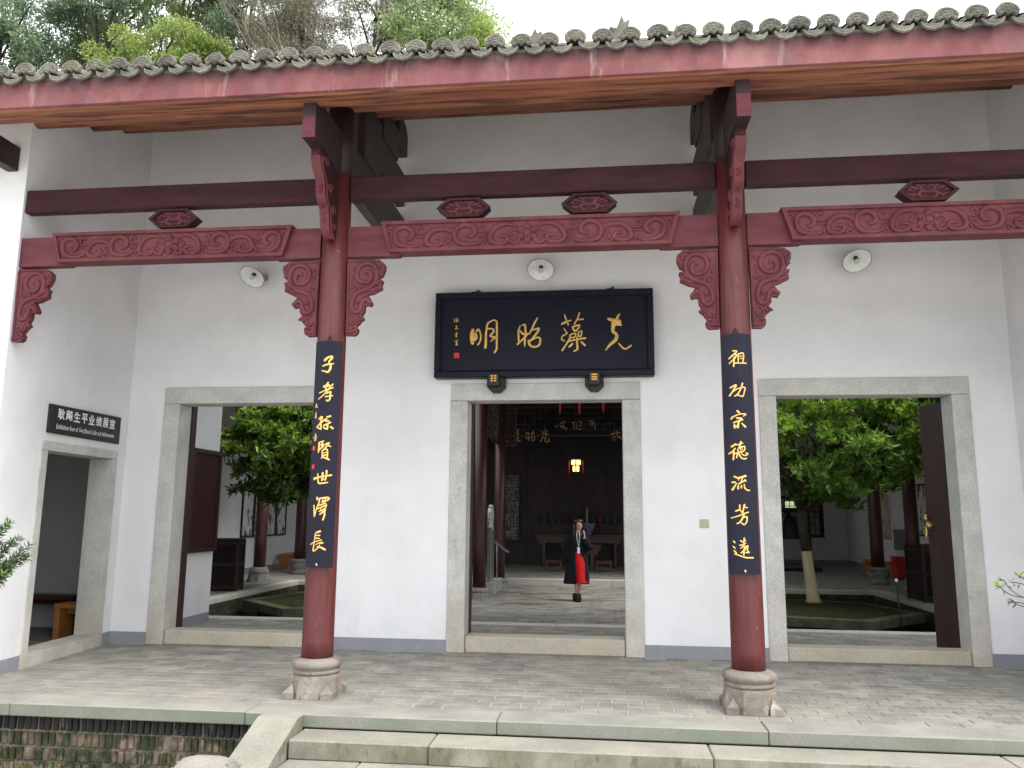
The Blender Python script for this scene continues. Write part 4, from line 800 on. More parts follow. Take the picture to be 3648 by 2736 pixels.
for s, lab in ((-1, 'left'), (1, 'right')):
    pw = thing('court_wall', (s*4.5, 6.4, -.6), 'low mossy brick wall round the sunken %s court' % lab, 'wall', 'sunken court walls')
    back = MB(); br = MB()
    xi, xo = s*2.0, s*7.0
    back.box(min(xi,xo), max(xi,xo), 9.905, 9.99, -.62, -.101); back.box(min(xo,xo+s*.2), max(xo,xo+s*.2), 2.9, 9.9, -.62, -.101); back.box(min(xi-s*.1,xi), max(xi-s*.1,xi), 2.9, 9.9, -.62, -.02)
    back.box(min(xi,xo), max(xi,xo), 2.80, 2.895, -.62, -.101)
    back.build('mortar_core', 'pit_wall', pw)
    for r in range(6):
        z = -.62+r*.085
        x = min(xi,xo)+(.12 if r % 2 else 0)
        while x < max(xi,xo)-.24:
            br.box(x+.004, x+.236, 9.885+random.uniform(-.004,.004), 9.91, z+.004, z+.081, .004); x += .24
        y = 2.9+(.12 if r % 2 else 0)
        while y < 9.65:
            e = random.uniform(-.004,.004); a, b = sorted((xo-s*.015+e, xo+s*.01)); br.box(a, b, y+.004, y+.236, z+.004, z+.081, .004); y += .24
    ids(br.build('brick', 'pit_wall', pw), kind='stuff')
    # six sided planter
    pt = thing('planter', (s*4.9, 6.9, -.6), 'six sided stone edged planting bed in the sunken %s court' % lab, 'planter', 'planting beds')
    hx = [(4.9+2.02*cos(pi/6*(2*k+1)+.25)*s*s, 6.95+2.02*sin(pi/6*(2*k+1)+.25)) for k in range(6)]
    hx = [(s*x, y) for x, y in hx]
    if s < 0: hx = hx[::-1]
    MB().prism(hx, lambda a, b, d: (a, b, d), -.27, -.115).build('kerb', 'planter_stone', pt)
    MB().prism([(s*4.9+(x-s*4.9)*.85, 6.95+(y-6.95)*.85) for x, y in hx], lambda a, b, d: (a, b, d), -.62, -.271).build('footing', 'pit_wall', pt)
    c = (s*4.9, 6.95); n = 6; rings = []
    for f, z in ((.86, -.112), (.6, -.085), (.3, -.065), (.02, -.06)):
        rings.append([(c[0]+(x-c[0])*f, c[1]+(y-c[1])*f, z) for x, y in hx])
    MB().loft(rings).build('soil', 'moss_soil', pt)
# ---------------------------------------------------------------- inner walls
def plain_wall(label, boxes, skirt, name='inner_wall', loc=None, mat='plaster'):
    t = thing(name, loc or ((boxes[0][0]+boxes[0][1])/2, (boxes[0][2]+boxes[0][3])/2, 0), label, 'wall')
    m = MB(); [m.box(*b) for b in boxes]; m.build('plaster', mat, t)
    if skirt:
        m = MB(); [m.box(*b) for b in skirt]; m.build('skirting', 'band', t)
    return t
plain_wall('white partition wall with a maroon board just inside the left doorway', [(-5.75, -5.46, .421, 2.2, -.05, 5.2), (-10.5, -5.75, 1.95, 2.2, -.05, 5.2), (-5.99, -5.75, -.001, 1.95, -.05, 4.2)], [(-5.46, -5.455, .421, 2.2, 0, .15), (-5.75, -5.46, 2.2, 2.205, 0, .15)])
plain_wall('white gallery wall hung with framed ink paintings beyond the left court', [(-9.7, -9.4, 2.2, 21.2, -.05, 5.0)], [(-9.4, -9.394, 2.2, 21, 0, .15)])
plain_wall('white gallery wall with framed pictures beyond the right court', [(9.65, 9.95, .42, 21.2, -.05, 5.0)], [(9.644, 9.65, .42, 21, 0, .15)])
plain_wall('white end wall with a dark lattice window at the back of the right gallery', [(3.6, 9.65, 20.9, 21.2, -.05, 8.2)], [(3.6, 9.64, 20.894, 20.9, 0, .15)])
plain_wall('white end wall at the back of the left gallery', [(-9.4, -3.6, 20.9, 21.2, -.05, 8.2)], [(-9.39, -3.6, 20.894, 20.9, 0, .15)])
for x0, x1, lab in ((-9.7, -9.4, 'left'), (9.65, 9.95, 'right')):
    t = thing('gable_wall', (x0, 15, 5), 'white gable wall under the hall roof above the %s gallery wall' % lab, 'wall')
    MB().prism([(9.9, 5.001), (21.2, 5.001), (21.2, 8.38), (9.9, 4.80)], lambda a, b, d: (d, a, b), x0, x1).build('plaster', 'plaster', t)
# room behind the side doorway
plain_wall('plain inner walls of the dim exhibition room behind the side doorway', [(-10.5, -10.2, -2.25, 1.95, -.05, 4.2)], None)
ids(MB().box(-10.2, -6.0, -2.25, 1.95, -.3, -.004).build('room_floor', 'brick'), kind='structure')
ids(MB().box(-10.5, -5.75, -2.25, 2.2, 4.2, 4.3).build('room_ceiling', 'dark_wood'), kind='structure')
plain_wall('short grey screen wall inside the exhibition room', [(-8.6, -6.9, 1.2, 1.3, 0, 3.4)], None)
def bench(loc, L, rz, lab, h=.46, mat='bench_wood'):
    t = thing('bench', loc, lab, 'bench', None, rz)
    MB().box(-L/2, L/2, -.16, .16, h-.06, h, .006).build('seat', mat, t, True)
    for x in (-L/2+.05, L/2-.05): MB().box(x-.04, x+.04, -.15, .15, 0, h-.061, .005).build('leg', mat, t, True)
    MB().box(-L/2+.1, L/2-.1, -.02, .02, h-.14, h-.062).build('rail', mat, t, True)
bench((-6.33, .33, 0), .62, 0, 'orange wooden bench just inside the side doorway')
bench((-7.75, .95, 0), 1.9, 0, 'long wooden bench deep in the dim exhibition room', .5, 'table_wood')
bench((-9.15, 14.9, 0), 1.5, radians(90), 'orange wooden bench by the left gallery wall under the ink paintings')
bench((8.75, 15.0, 0), 1.6, radians(90), 'wooden bench behind the stone based column in the right gallery')
# ---------------------------------------------------------------- dark roofs over hall, galleries and the covered path
def slab(name, lab, q, th=.14, mat='dark_wood'):
    t = thing(name, q[0], lab, 'roof')
    vs = list(q)+[(x, y, z+th) for x, y, z in q]
    MB().add(vs, [(0,1,2,3),(7,6,5,4),(4,5,1,0),(5,6,2,1),(6,7,3,2),(7,4,0,3)]).build('boarding', mat, t)
    MB().add([(x, y, z+th+.001) for x, y, z in q]+[(x, y, z+th+.12) for x, y, z in q], [(7,6,5,4),(4,5,1,0),(5,6,2,1),(6,7,3,2),(7,4,0,3)]).build('tiling', 'tile', t)
slab('hall_roof', 'dark roof over the ancestral hall at the back', [(-10, 9.7, 4.75), (10, 9.7, 4.75), (10, 21.5, 8.5), (-10, 21.5, 8.5)])
slab('gallery_roof', 'dark gallery roof beyond the left court', [(-10.5, 2.0, 4.9), (-7.0, 2.0, 4.0), (-7.0, 9.9, 4.0), (-10.5, 9.9, 4.9)])
slab('gallery_roof', 'dark gallery roof beyond the right court', [(7.0, 3.0, 4.05), (10.5, 3.0, 5.0), (10.5, 9.9, 5.0), (7.0, 9.9, 4.05)])
slab('path_roof', 'dark roof over the covered path between the two courts', [(-2.1, 4.4, 4.75), (2.1, 4.4, 4.75), (2.1, 9.8, 4.75), (-2.1, 9.8, 4.75)])
# ---------------------------------------------------------------- inner columns on stone bases
pm('column_dark', (.040,.012,.012), (.065,.020,.019), 3, stretch=(4,4,.5), rough=.4, bump=.05, spec=.45, stain=[((.10,.045,.05), 3.2, .55, .25, None, None, (5,5,.35), .5)])
def icol(x, y, z0, r, h, lab, base='a', mat='column_dark', top=4.7):
    t = thing('column', (x, y, z0), lab, 'column', 'dark red inner columns')
    MB().lathe([(r, z0+h-.01), (r, z0+1), (r*.96, top)], x, y, 20).build('shaft', mat, t)
    m = MB()
    if base == 'a':
        m.lathe([(r*1.45, z0+h*.5), (r*1.6, z0+h*.62), (r*1.6, z0+h*.78), (r*1.35, z0+h*.9), (r*1.3, z0+h)], x, y, 20)
        rr = r*1.75; m.loft([[(x+k*cos(pi/8+i*pi/4), y+k*sin(pi/8+i*pi/4), z) for i in range(8)] for k, z in ((rr*1.1, z0), (rr*1.05, z0+h*.2), (rr*.92, z0+h*.55))], smooth=False, cap=True)
    else:
        m.lathe([(r*1.55, z0), (r*1.6, z0+h*.14), (r*1.3, z0+h*.22), (r*1.5, z0+h*.4), (r*1.7, z0+h*.62), (r*1.6, z0+h*.8), (r*1.72, z0+h*.84), (r*1.74, z0+h*.99), (r*1.2, z0+h)], x, y, 24)
    m.build('base', 'stone_base_dark', t)
icol(-7.87, 9.45, 0, .15, .36, 'dark red gallery column on a carved stone base beyond the left court', top=4.2)
icol(-7.89, 12.2, 0, .16, .42, 'dark red gallery column on a round stone base, second beyond the left court', 'b', top=5.4)
icol(7.80, 11.95, 0, .165, .43, 'dark red gallery column on a round stone base beyond the right court', 'b', top=5.4)
icol(7.80, 9.45, 0, .15, .36, 'dark red gallery column on a pale stone base beside the leaning parasol', top=4.2)
icol(-1.82, 6.5, 0, .135, .22, 'dark red column on a grey stone base just inside the middle doorway', top=4.74)
icol(-1.745, 9.05, 0, .135, .22, 'second dark red column behind the engraved stele on the covered path', top=4.74)
# ---------------------------------------------------------------- lattice screens of the covered path and hall
def lattice(name, lab, fn, u0, u1, v0, v1, n, mseg, mat='door_wood', w=.018, seed=1, keep=None):
    rnd = random.Random(seed); t = thing(name, fn((u0+u1)/2, v0, 0), lab, 'lattice')
    def bar(a, b, c, d, nm='bar', ww=None):
        ww = ww or w
        if abs(a-c) < 1e-6: q = [(a-ww/2, min(b,d)), (a+ww/2, min(b,d)), (a+ww/2, max(b,d)), (a-ww/2, max(b,d))]
        else: q = [(min(a,c), b-ww/2), (max(a,c), b-ww/2), (max(a,c), b+ww/2), (min(a,c), b+ww/2)]
        MB().prism(q, lambda x, y, e: fn(x, y, e), -ww*.8, ww*.8).build(nm, mat, t)
    bar(u0, v0, u1, v0, 'rail', .04); bar(u0, v1, u1, v1, 'rail', .04); bar(u0, v0, u0, v1, 'rail', .04); bar(u1, v0, u1, v1, 'rail', .04)
    du, dv = (u1-u0)/n, (v1-v0)/mseg
    for i in range(n):
        for j in range(mseg):
            a, b = u0+i*du, v0+j*dv
            if rnd.random() < .62: bar(a, b, a+du, b)
            if rnd.random() < .62: bar(a, b, a, b+dv)
            if rnd.random() < .3: bar(a+du*.5, b, a+du*.5, b+dv)
    return t
lattice('hanging_lattice', 'carved hanging lattice between the two columns of the covered path', lambda u, v, e: (-1.79+e, u, v), 6.63, 8.92, 3.40, 4.3, 16, 8, seed=3)
lattice('hanging_lattice', 'small stepped lattice corner beside the first covered path column', lambda u, v, e: (u, 6.5+e, v), -1.68, -1.56, 3.55, 4.3, 2, 8, seed=4)
lattice('hanging_lattice', 'stepped lattice corner hanging beside the second covered path column', lambda u, v, e: (u, 9.05+e, v), -1.61, -1.36, 3.35, 4.4, 3, 9, seed=5)
lattice('transom_lattice', 'dark lattice transom across the front of the hall', lambda u, v, e: (u, 10.6+e, v), -3.4, 3.4, 3.75, 4.5, 26, 5, 'dark_wood', seed=6)
lattice('window_lattice', 'grey lattice panel in the dark rear screen of the hall', lambda u, v, e: (u, 15.62+e, v), -2.62, -1.96, .9, 3.0, 7, 20, 'dark_wood', seed=7)
# ---------------------------------------------------------------- hall: rear screen, plaques, tables, lantern
t = thing('rear_screen', (0, 15.7, .14), 'dark panelled wooden screen closing the back of the hall', 'screen')
MB().box(-3.6, 3.6, 15.72, 15.85, .14, 6.4).build('boarding', 'dark_wood', t)
for k in range(9): MB().box(-3.6+k*.9-.04, -3.6+k*.9+.04, 15.66, 15.719, .14, 5.2).build('stile', 'dark_wood', t)
for z in (.2, 1.05, 3.2, 4.6): MB().box(-3.6, 3.6, 15.68, 15.718, z, z+.09).build('rail', 'dark_wood', t)
MB().box(-2.62, -1.96, 15.66, 15.70, .9, 3.0).build('pale_panel', 'plinth', t)
def hall_plaque(x0, x1, z0, z1, y, lab, data):
    t = thing('plaque', ((x0+x1)/2, y, z0), lab, 'sign board', 'plaques in the dark hall')
    MB().box(x0, x1, y, y+.08, z0, z1, .01).build('board', 'lacquer', t)
    fr = MB()
    for a, b, c, d in ((x0-.06, x1+.06, z1, z1+.06), (x0-.06, x1+.06, z0-.06, z0), (x0-.06, x0, z0, z1), (x1, x1+.06, z0, z1)): fr.box(a, b, y-.02, y+.085, c, d)
    fr.build('frame', 'lacquer', t)
    for ch in data: relief(MB(), ch, lambda x, z, h: (x, y-.002-h, z), .2).build('character', 'gold', t)
hall_plaque(-2.60, -.72, 3.66, 4.36, 12.9, 'dark hall plaque with gold characters seen through the middle doorway', HALL_A)
hall_plaque(-.52, .78, 4.0, 4.7, 13.2, 'upper hall plaque with gold characters half hidden by the door lintel', HALL_B)
hall_plaque(.80, 2.6, 3.66, 4.3, 12.9, 'hall plaque with one gold character beside the right door jamb', HALL_C)
pm('altar_wood', (.055,.026,.02), (.085,.04,.03), 4, stretch=(1,3,3), rough=.4, bump=.06, spec=.5)
def table(loc, L, Wd, H, lab, mat, curl=True):
    t = thing('altar_table', loc, lab, 'table')
    MB().box(-L/2, L/2, -Wd/2, Wd/2, H-.05, H, .01).build('top', mat, t, True)
    MB().box(-L/2+.04, L/2-.04, -Wd/2+.03, Wd/2-.03, H-.11, H-.051, .006).build('moulding', mat, t, True)
    MB().box(-L/2+.25, L/2-.25, -Wd/2+.05, -Wd/2+.08, H-.26, H-.111).build('apron', mat, t, True)
    for sx in (-1, 1):
        for sy in (-1, 1):
            MB().box(sx*(L/2-.28)-.045, sx*(L/2-.28)+.045, sy*(Wd/2-.09)-.045, sy*(Wd/2-.09)+.045, 0, H-.111, .006).build('leg', mat, t, True)
        if curl:
            pl = [(0,0),(.2,0),(.2,-.04),(.12,-.08),(.1,-.15),(.03,-.2),(0,-.22)]
            MB().prism([(sx*(L/2-.23)+sx*a, H-.112+b) for a, b in (pl if sx > 0 else pl[::-1])], lambda a, b, d: (a, d, b), -Wd/2+.05, -Wd/2+.09).build('spandrel', mat, t, True)
table((-.02, 15.1, .14), 2.75, .5, .98, 'long dark altar table across the back of the hall', 'altar_wood')
table((.08, 13.75, .14), 1.18, .6, .72, 'small brown offering table behind the woman', 'table_wood')
for x, lab in ((-.68, 'low brown wooden stool left of the woman'), (.73, 'low brown wooden stool right of the woman')):
    t = thing('stool', (x, 12.95, .14), lab, 'stool', 'low wooden stools')
    MB().box(-.235, .235, -.17, .17, .27, .305, .006).build('seat', 'table_wood', t, True)
    for sx in (-1, 1):
        for sy in (-1, 1): MB().box(sx*.20-.024, sx*.20+.024, sy*.14-.024, sy*.14+.024, 0, .269).build('leg', 'table_wood', t, True)
    MB().box(-.2, .2, -.15, -.13, .08, .12).build('stretcher', 'table_wood', t, True); MB().box(-.2, .2, -.15, -.13, .22, .268).build('apron', 'table_wood', t, True)
for x, lab in ((-.17, 'red altar candle left of the woman'), (.60, 'red altar candle right of the woman')):
    t = thing('candle', (x, 15.05, 1.12), lab, 'candle', 'red candles on the altar table')
    m = MB(); m.lathe([(.05,1.12),(.045,1.15),(.015,1.17),(.015,1.38),(.04,1.40),(.04,1.41)], x, 15.05, 12); m.build('stick', 'bronze', t)
    m = MB(); m.lathe([(.036,1.411),(.036,1.66),(.01,1.67)], x, 15.05, 12); m.build('wax', 'bin_red', t)
t = thing('incense_burner', (.27, 15.0, 1.12), 'blue porcelain incense burner on the altar table', 'incense burner')
m = MB(); m.lathe([(.10,1.12),(.09,1.16),(.17,1.28),(.20,1.40),(.21,1.46),(.19,1.47)], .27, 15.0, 18); m.build('bowl', 'porcelain', t)
t = thing('incense_bundle', (.22, 15.0, 1.47), 'pale upright incense bundle standing above the burner', 'incense')
MB().lathe([(.03,1.44),(.036,1.5),(.036,1.92),(.03,1.93)], .22, 15.0, 10).build('stick', 'plinth', t)
# tablets on a stepped shelf behind the altar table
t = thing('tablet_shelf', (0, 15.5, .14), 'dark stepped shelf carrying spirit tablets against the rear screen', 'shelf')
MB().box(-1.5, 1.7, 15.42, 15.65, .15, 1.42).build('cabinet', 'dark_wood', t)
for k in range(14):
    x = -1.35+k*.22; tb = thing('spirit_tablet', (x, 15.5, 1.42), 'small dark upright spirit tablet on the shelf behind the altar table', 'tablet', 'spirit tablets on the dark shelf')
    MB().box(x-.05, x+.05, 15.49, 15.52, 1.421, 1.72+.04*(k % 3), .01).build('slab', 'dark_wood', tb); MB().box(x-.065, x+.065, 15.47, 15.54, 1.42, 1.45).build('foot', 'dark_wood', tb)
# lit palace lantern
def palace_lantern(x, y, z, lab, lit=True, only_tassels=False):
    t = thing('lantern', (x, y, z), lab, 'lantern', 'palace lanterns')
    def hexring(r, zz): return [(x+r*cos(pi/6+k*pi/3), y+r*sin(pi/6+k*pi/3), zz) for k in range(6)]
    fm = MB()
    for r, za, zb in ((.17, z+.30, z+.33), (.15, z+.16, z+.185), (.105, z, z+.02)):
        fm.loft([hexring(r, za), hexring(r, zb)], smooth=False, cap=True)
    for k in range(6):
        a = pi/6+k*pi/3
        fm.tube([(x+.145*cos(a), y+.145*sin(a), z+.185), (x+.145*cos(a), y+.145*sin(a), z+.30)], .010, 5); fm.tube([(x+.10*cos(a), y+.10*sin(a), z+.02), (x+.10*cos(a), y+.10*sin(a), z+.16)], .009, 5)
    fm.build('frame', 'dark_wood', t)
    for k in range(6):
        a0, a1 = pi/6+k*pi/3, pi/6+(k+1)*pi/3
        for r, za, zb, q in ((.132, z+.19, z+.295, .1), (.09, z+.025, z+.155, .15)):
            p0 = Vector((x+r*cos(a0), y+r*sin(a0), 0)); p1 = Vector((x+r*cos(a1), y+r*sin(a1), 0)); c0 = p0.lerp(p1, q); c1 = p0.lerp(p1, 1-q)
            MB().add([(c0.x,c0.y,za),(c1.x,c1.y,za),(c1.x,c1.y,zb),(c0.x,c0.y,zb)], [(0,1,2,3)]).build('pane', 'lantern_glow', t)
    for k in range(6):
        a = pi/6+k*pi/3; m = MB()
        px, py = x+.20*cos(a), y+.20*sin(a)
        m.tube([(x+.165*cos(a), y+.165*sin(a), z+.315), (px, py, z+.335), (px, py, z+.28)], .006, 5); m.build('hook', 'dark_wood', t)
        m = MB(); m.tube([(px, py, z+.28), (px, py, z+.24), (px, py, z-.02)], [.006,.015,.011], 6); m.build('tassel', 'tassel', t)
    m = MB(); m.tube([(x, y, z+.33), (x, y, 4.74)], .006, 5); m.build('cord', 'black', t)
    ld = bpy.data.lights.new('lantern_bulb', 'POINT'); ld.energy = 1.0; ld.color = (1,.6,.25); ld.shadow_soft_size = .03
    lo = bpy.data.objects.new('lantern_bulb', ld); COL.objects.link(lo); lo.parent = t; lo.location = (0, 0, .1)
palace_lantern(.075, 9.55, 2.74, 'small lit palace lantern with red tassels hanging in the dark hall entrance')
t = thing('lantern', (.33, 5.0, 3.45), 'big palace lantern above the path, only its red tassels showing below the lintel', 'lantern', 'palace lanterns')
for dx, zb in ((-.40, 3.62), (-.03, 3.60), (.42, 3.64)):
    m = MB(); m.tube([(.33+dx*1.0, 5.0+.1*(dx == -.03), 4.1), (.33+dx, 5.0, 4.0), (.33+dx, 5.0, zb)], [.008,.024,.020], 7); m.build('tassel', 'tassel', t)
m = MB(); m.loft([[(.33+r*cos(k*pi/3), 5.0+r*sin(k*pi/3), z) for k in range(6)] for r, z in ((.3,4.1),(.42,4.14),(.36,4.2),(.36,4.5),(.2,4.6))], smooth=False, cap=True); m.build('frame', 'dark_wood', t)
# stele on a plinth with a slanted notice beside it
t = thing('stele', (-1.70, 7.9, 0), 'grey engraved stele with a rounded white top on a pale plinth', 'stele')
MB().box(-1.84, -1.60, 7.08, 8.5, .001, .27, .006).build('plinth', 'plinth', t)
MB().box(-1.76, -1.69, 7.15, 7.64, .271, 1.42).build('tablet', 'engraved', t)
hd = [(7.15,1.425),(7.64,1.425),(7.64,1.75),(7.56,1.86),(7.40,1.91),(7.24,1.86),(7.15,1.75)]
MB().prism(hd, lambda a, b, d: (d, a, b), -1.76, -1.69).build('head', 'ink_paper', t)
fr = MB(); fr.box(-1.688, -1.68, 7.15, 7.64, .271, .32); fr.box(-1.688, -1.68, 7.15, 7.64, 1.36, 1.42); fr.box(-1.688, -1.68, 7.15, 7.19, .32, 1.36); fr.box(-1.688, -1.68, 7.60, 7.64, .32, 1.36); fr.build('border', 'plinth', t)
t = thing('notice_stand', (-1.5, 8.05, 0), 'slanted metal notice plate on a thin post beside the stele', 'sign stand')
MB().tube([(-1.66, 8.0, .27), (-1.66, 8.0, 1.04)], .014, 8).build('post', 'steel', t)
MB().add([(-1.74,7.8,1.12),(-1.40,7.8,.86),(-1.40,8.2,.86),(-1.74,8.2,1.12),(-1.725,7.8,1.14),(-1.385,7.8,.88),(-1.385,8.2,.88),(-1.725,8.2,1.14)], [(0,3,2,1),(4,5,6,7),(0,1,5,4),(1,2,6,5),(2,3,7,6),(3,0,4,7)]).build('plate', 'steel', t)
# ---------------------------------------------------------------- gallery furniture
t = thing('notice_board', (-5.455, 1.76, 1.15), 'maroon framed text board on the white partition inside the left doorway', 'sign board')
MB().box(-5.455, -5.42, 1.33, 2.16, 1.15, 2.60).build('panel', 'maroon_board', t)
fr = MB()
for a, b, c, d in ((1.30, 2.19, 2.60, 2.66), (1.30, 2.19, 1.09, 1.15), (1.30, 1.36, 1.15, 2.60), (2.13, 2.19, 1.15, 2.60)): fr.box(-5.455, -5.395, a, b, c, d)
fr.build('frame', 'door_wood', t)
def cabinet(x, y, rz, lab, w_=.62, d_=.5, h=1.12):
    t = thing('louvred_cabinet', (x, y, 0), lab, 'cabinet', 'louvred cabinets', rz)
    MB().box(-w_/2+.02, w_/2-.02, -d_/2+.03, d_/2-.03, .02, h-.03).build('lining', 'black', t, True)
    MB().box(-w_/2-.02, w_/2+.02, -d_/2-.02, d_/2+.02, h-.025, h+.01, .004).build('top', 'door_wood', t, True)
    p = MB()
    for sx in (-1, 1):
        for sy in (-1, 1): p.box(sx*w_/2-.03, sx*w_/2+.03, sy*d_/2-.03, sy*d_/2+.03, 0, h-.026)
    for z in (.05, h-.12, h*.48):
        for sy in (-1, 1): p.box(-w_/2+.03, w_/2-.03, sy*d_/2-.02, sy*d_/2+.02, z, z+.07)
        for sx in (-1, 1): p.box(sx*w_/2-.02, sx*w_/2+.02, -d_/2+.03, d_/2-.03, z, z+.07)
    p.build('carcass', 'door_wood', t, True)
    for zz0, zz1 in ((.13, h*.48), (h*.48+.08, h-.13)):
        n = 8
        for k in range(n):
            z = zz0+(zz1-zz0)*(k+.5)/n
            for sy in (-1, 1): MB().add([(-w_/2+.03, sy*(d_/2-.015), z+.012), (w_/2-.03, sy*(d_/2-.015), z+.012), (w_/2-.03, sy*(d_/2+.012), z-.012), (-w_/2+.03, sy*(d_/2+.012), z-.012)], [(0,1,2,3)]).build('slat', 'table_wood' if False else 'door_wood', t, True)
            for sx in (-1, 1): MB().add([(sx*(w_/2-.015), -d_/2+.03, z+.012), (sx*(w_/2-.015), d_/2-.03, z+.012), (sx*(w_/2+.012), d_/2-.03, z-.012), (sx*(w_/2+.012), -d_/2+.03, z-.012)], [(0,1,2,3)]).build('slat', 'door_wood', t, True)
cabinet(-7.62, 7.12, radians(10), 'dark louvred cabinet on the gallery ledge beyond the left court')
cabinet(7.45, 7.75, radians(0), 'dark louvred cabinet beside the open door leaf in the right gallery', .5, .9, 1.14)
def picture(lab, y0, y1, z0, z1, x, s, mat, frame='black', fw_=.05):
    t = thing('framed_picture', (x, (y0+y1)/2, z0), lab, 'picture', 'framed pictures in the galleries')
    MB().box(min(x, x+s*.02), max(x, x+s*.02), y0, y1, z0, z1).build('print', mat, t)
    fr = MB(); a, b = sorted((x, x+s*.045))
    for c, d, e, f in ((y0-fw_, y1+fw_, z1, z1+fw_), (y0-fw_, y1+fw_, z0-fw_, z0), (y0-fw_, y0, z0, z1), (y1, y1+fw_, z0, z1)): fr.box(a, b, c, d, e, f)
    fr.build('frame', frame, t)
nm = ('first', 'second', 'third', 'fourth')
for k in range(4): picture('black framed ink landscape, %s from the doorway on the left gallery wall' % nm[k], 11.55+k*.80, 12.22+k*.80, 1.06, 2.30, -9.4, 1, 'ink_paper')
picture('colourful framed painting behind the round based column in the right gallery', 16.1, 18.1, 1.02, 2.45, 9.65, -1, 'colour_paper', 'white_text')
picture('black framed ink painting above the red bin in the right gallery', 12.7, 14.0, 1.25, 2.6, 9.65, -1, 'ink_paper')
# dark lattice window in the right end wall
t = thing('lattice_window', (8.0, 20.9, 1.0), 'dark framed lattice window with a green lit pane in the right end wall', 'window')
MB().box(7.28, 8.72, 20.84, 20.899, 1.06, 2.36).build('pane', 'plinth', t)
MB().box(7.45, 7.95, 20.83, 20.839, 1.95, 2.28).build('lit_pane', 'green_light', t)
fr = MB()
for a, b, c, d in ((7.18, 8.82, 2.36, 2.48), (7.18, 8.82, .96, 1.06), (7.18, 7.28, 1.06, 2.36), (8.66, 8.82, 1.06, 2.36)): fr.box(a, b, 20.80, 20.9, c, d)
fr.build('frame', 'black', t)
for k in range(1, 8): MB().box(7.28+k*.175-.012, 7.28+k*.175+.012, 20.815, 20.829, 1.06, 2.36).build('bar', 'black', t)
for k in range(1, 6): MB().box(7.28, 8.66, 20.80, 20.814, 1.06+k*.21-.012, 1.06+k*.21+.012).build('bar', 'black', t)
t = thing('bell_stand', (6.75, 17.0, 0), 'dark timber frame with a small red tag carrying the bronze bell', 'stand')
for x in (6.1, 7.32): MB().box(x-.06, x+.06, 16.9, 17.1, 0, 2.0).build('post', 'black', t)
MB().box(5.9, 7.5, 16.93, 17.07, 1.85, 2.0).build('crossbeam', 'black', t); MB().box(5.9, 7.6, 16.6, 17.4, 0, .10).build('foot', 'black', t); MB().box(7.0, 7.3, 16.88, 16.90, 1.66, 1.76).build('tag', 'bin_red', t)
t = thing('bell', (6.75, 17.0, 1.0), 'large dark bronze bell hanging in the right gallery', 'bell')
MB().lathe([(.34,1.0),(.32,1.05),(.28,1.3),(.25,1.55),(.18,1.68),(.06,1.73),(.04,1.86)], 6.72, 17.0, 20).build('body', 'bronze', t)
t = thing('litter_bin', (9.0, 13.7, 0), 'red metal litter bin by the right gallery wall', 'bin')
MB().box(8.78, 9.16, 13.5, 13.9, .03, .60, .015).build('body', 'bin_red', t); MB().box(8.76, 9.18, 13.48, 13.92, .601, .63, .01).build('lid', 'bin_red', t); MB().box(9.02, 9.12, 13.485, 13.499, .45, .48).build('slot', 'black', t)
t = thing('display_placard', (8.05, 10.3, 0), 'square mirrored placard on a slanted pole beside the red bin', 'placard')
MB().tube([(8.12, 10.0, .05), (7.98, 10.3, 1.0)], .02, 8).build('pole', 'bench_wood', t); MB().box(7.68, 8.12, 10.29, 10.32, .93, 1.42).build('panel', 'engraved', t)
t = thing('barrier_post', (5.62, 4.2, -.5), 'thin metal rod with a ball top standing in the right court', 'post')
MB().tube([(5.66, 4.25, -.5), (5.60, 4.2, .62)], .015, 8).build('rod', 'black', t); MB().lathe([(.0,.60),(.03,.62),(.035,.65),(.02,.68),(0,.69)], 5.60, 4.2, 10, cap=False).build('ball', 'steel', t)
# ================================================================= vegetation
import numpy as np
rng = np.random.default_rng(5)
def leaf_mesh(name, pos, dirs, length, width, mat, parent, fold=.25, curl=0.0):
    """diamond leaves: pos/dirs arrays; each its own little two-triangle blade"""
    n = len(pos); dirs = dirs/np.linalg.norm(dirs, axis=1, keepdims=True)
    rv = rng.normal(size=(n, 3)); side = np.cross(dirs, rv); side /= np.linalg.norm(side, axis=1, keepdims=True)+1e-9
    nr = np.cross(side, dirs); L = (length*rng.uniform(.7, 1.25, n))[:, None]; W = (width*rng.uniform(.75, 1.2, n))[:, None]
    p0 = pos; p1 = pos+dirs*L*.45+side*W*.5+nr*W*fold; p2 = pos+dirs*L-nr*L*curl; p3 = pos+dirs*L*.45-side*W*.5+nr*W*fold
    v = np.stack([p0, p1, p2, p3], 1).reshape(-1, 3)
    off = np.array(ORG.get(parent.name_full, (0,0,0))) if parent is not None else 0
    v = (v-off).astype(np.float32)
    me = bpy.data.meshes.new(name); me.vertices.add(len(v)); me.vertices.foreach_set('co', v.ravel())
    idx = np.arange(n)[:, None]*4+np.array([[0,1,2,0,2,3]]); idx = idx.reshape(-1).astype(np.int32)
    me.loops.add(len(idx)); me.loops.foreach_set('vertex_index', idx); me.polygons.add(2*n)
    me.polygons.foreach_set('loop_start', np.arange(2*n, dtype=np.int32)*3)
    me.materials.append(MAT[mat]); me.update(); me.validate()
    o = bpy.data.objects.new(name, me); COL.objects.link(o); o.parent = parent
    if parent is not None: ORG[o.name_full] = ORG.get(parent.name_full)
    return o
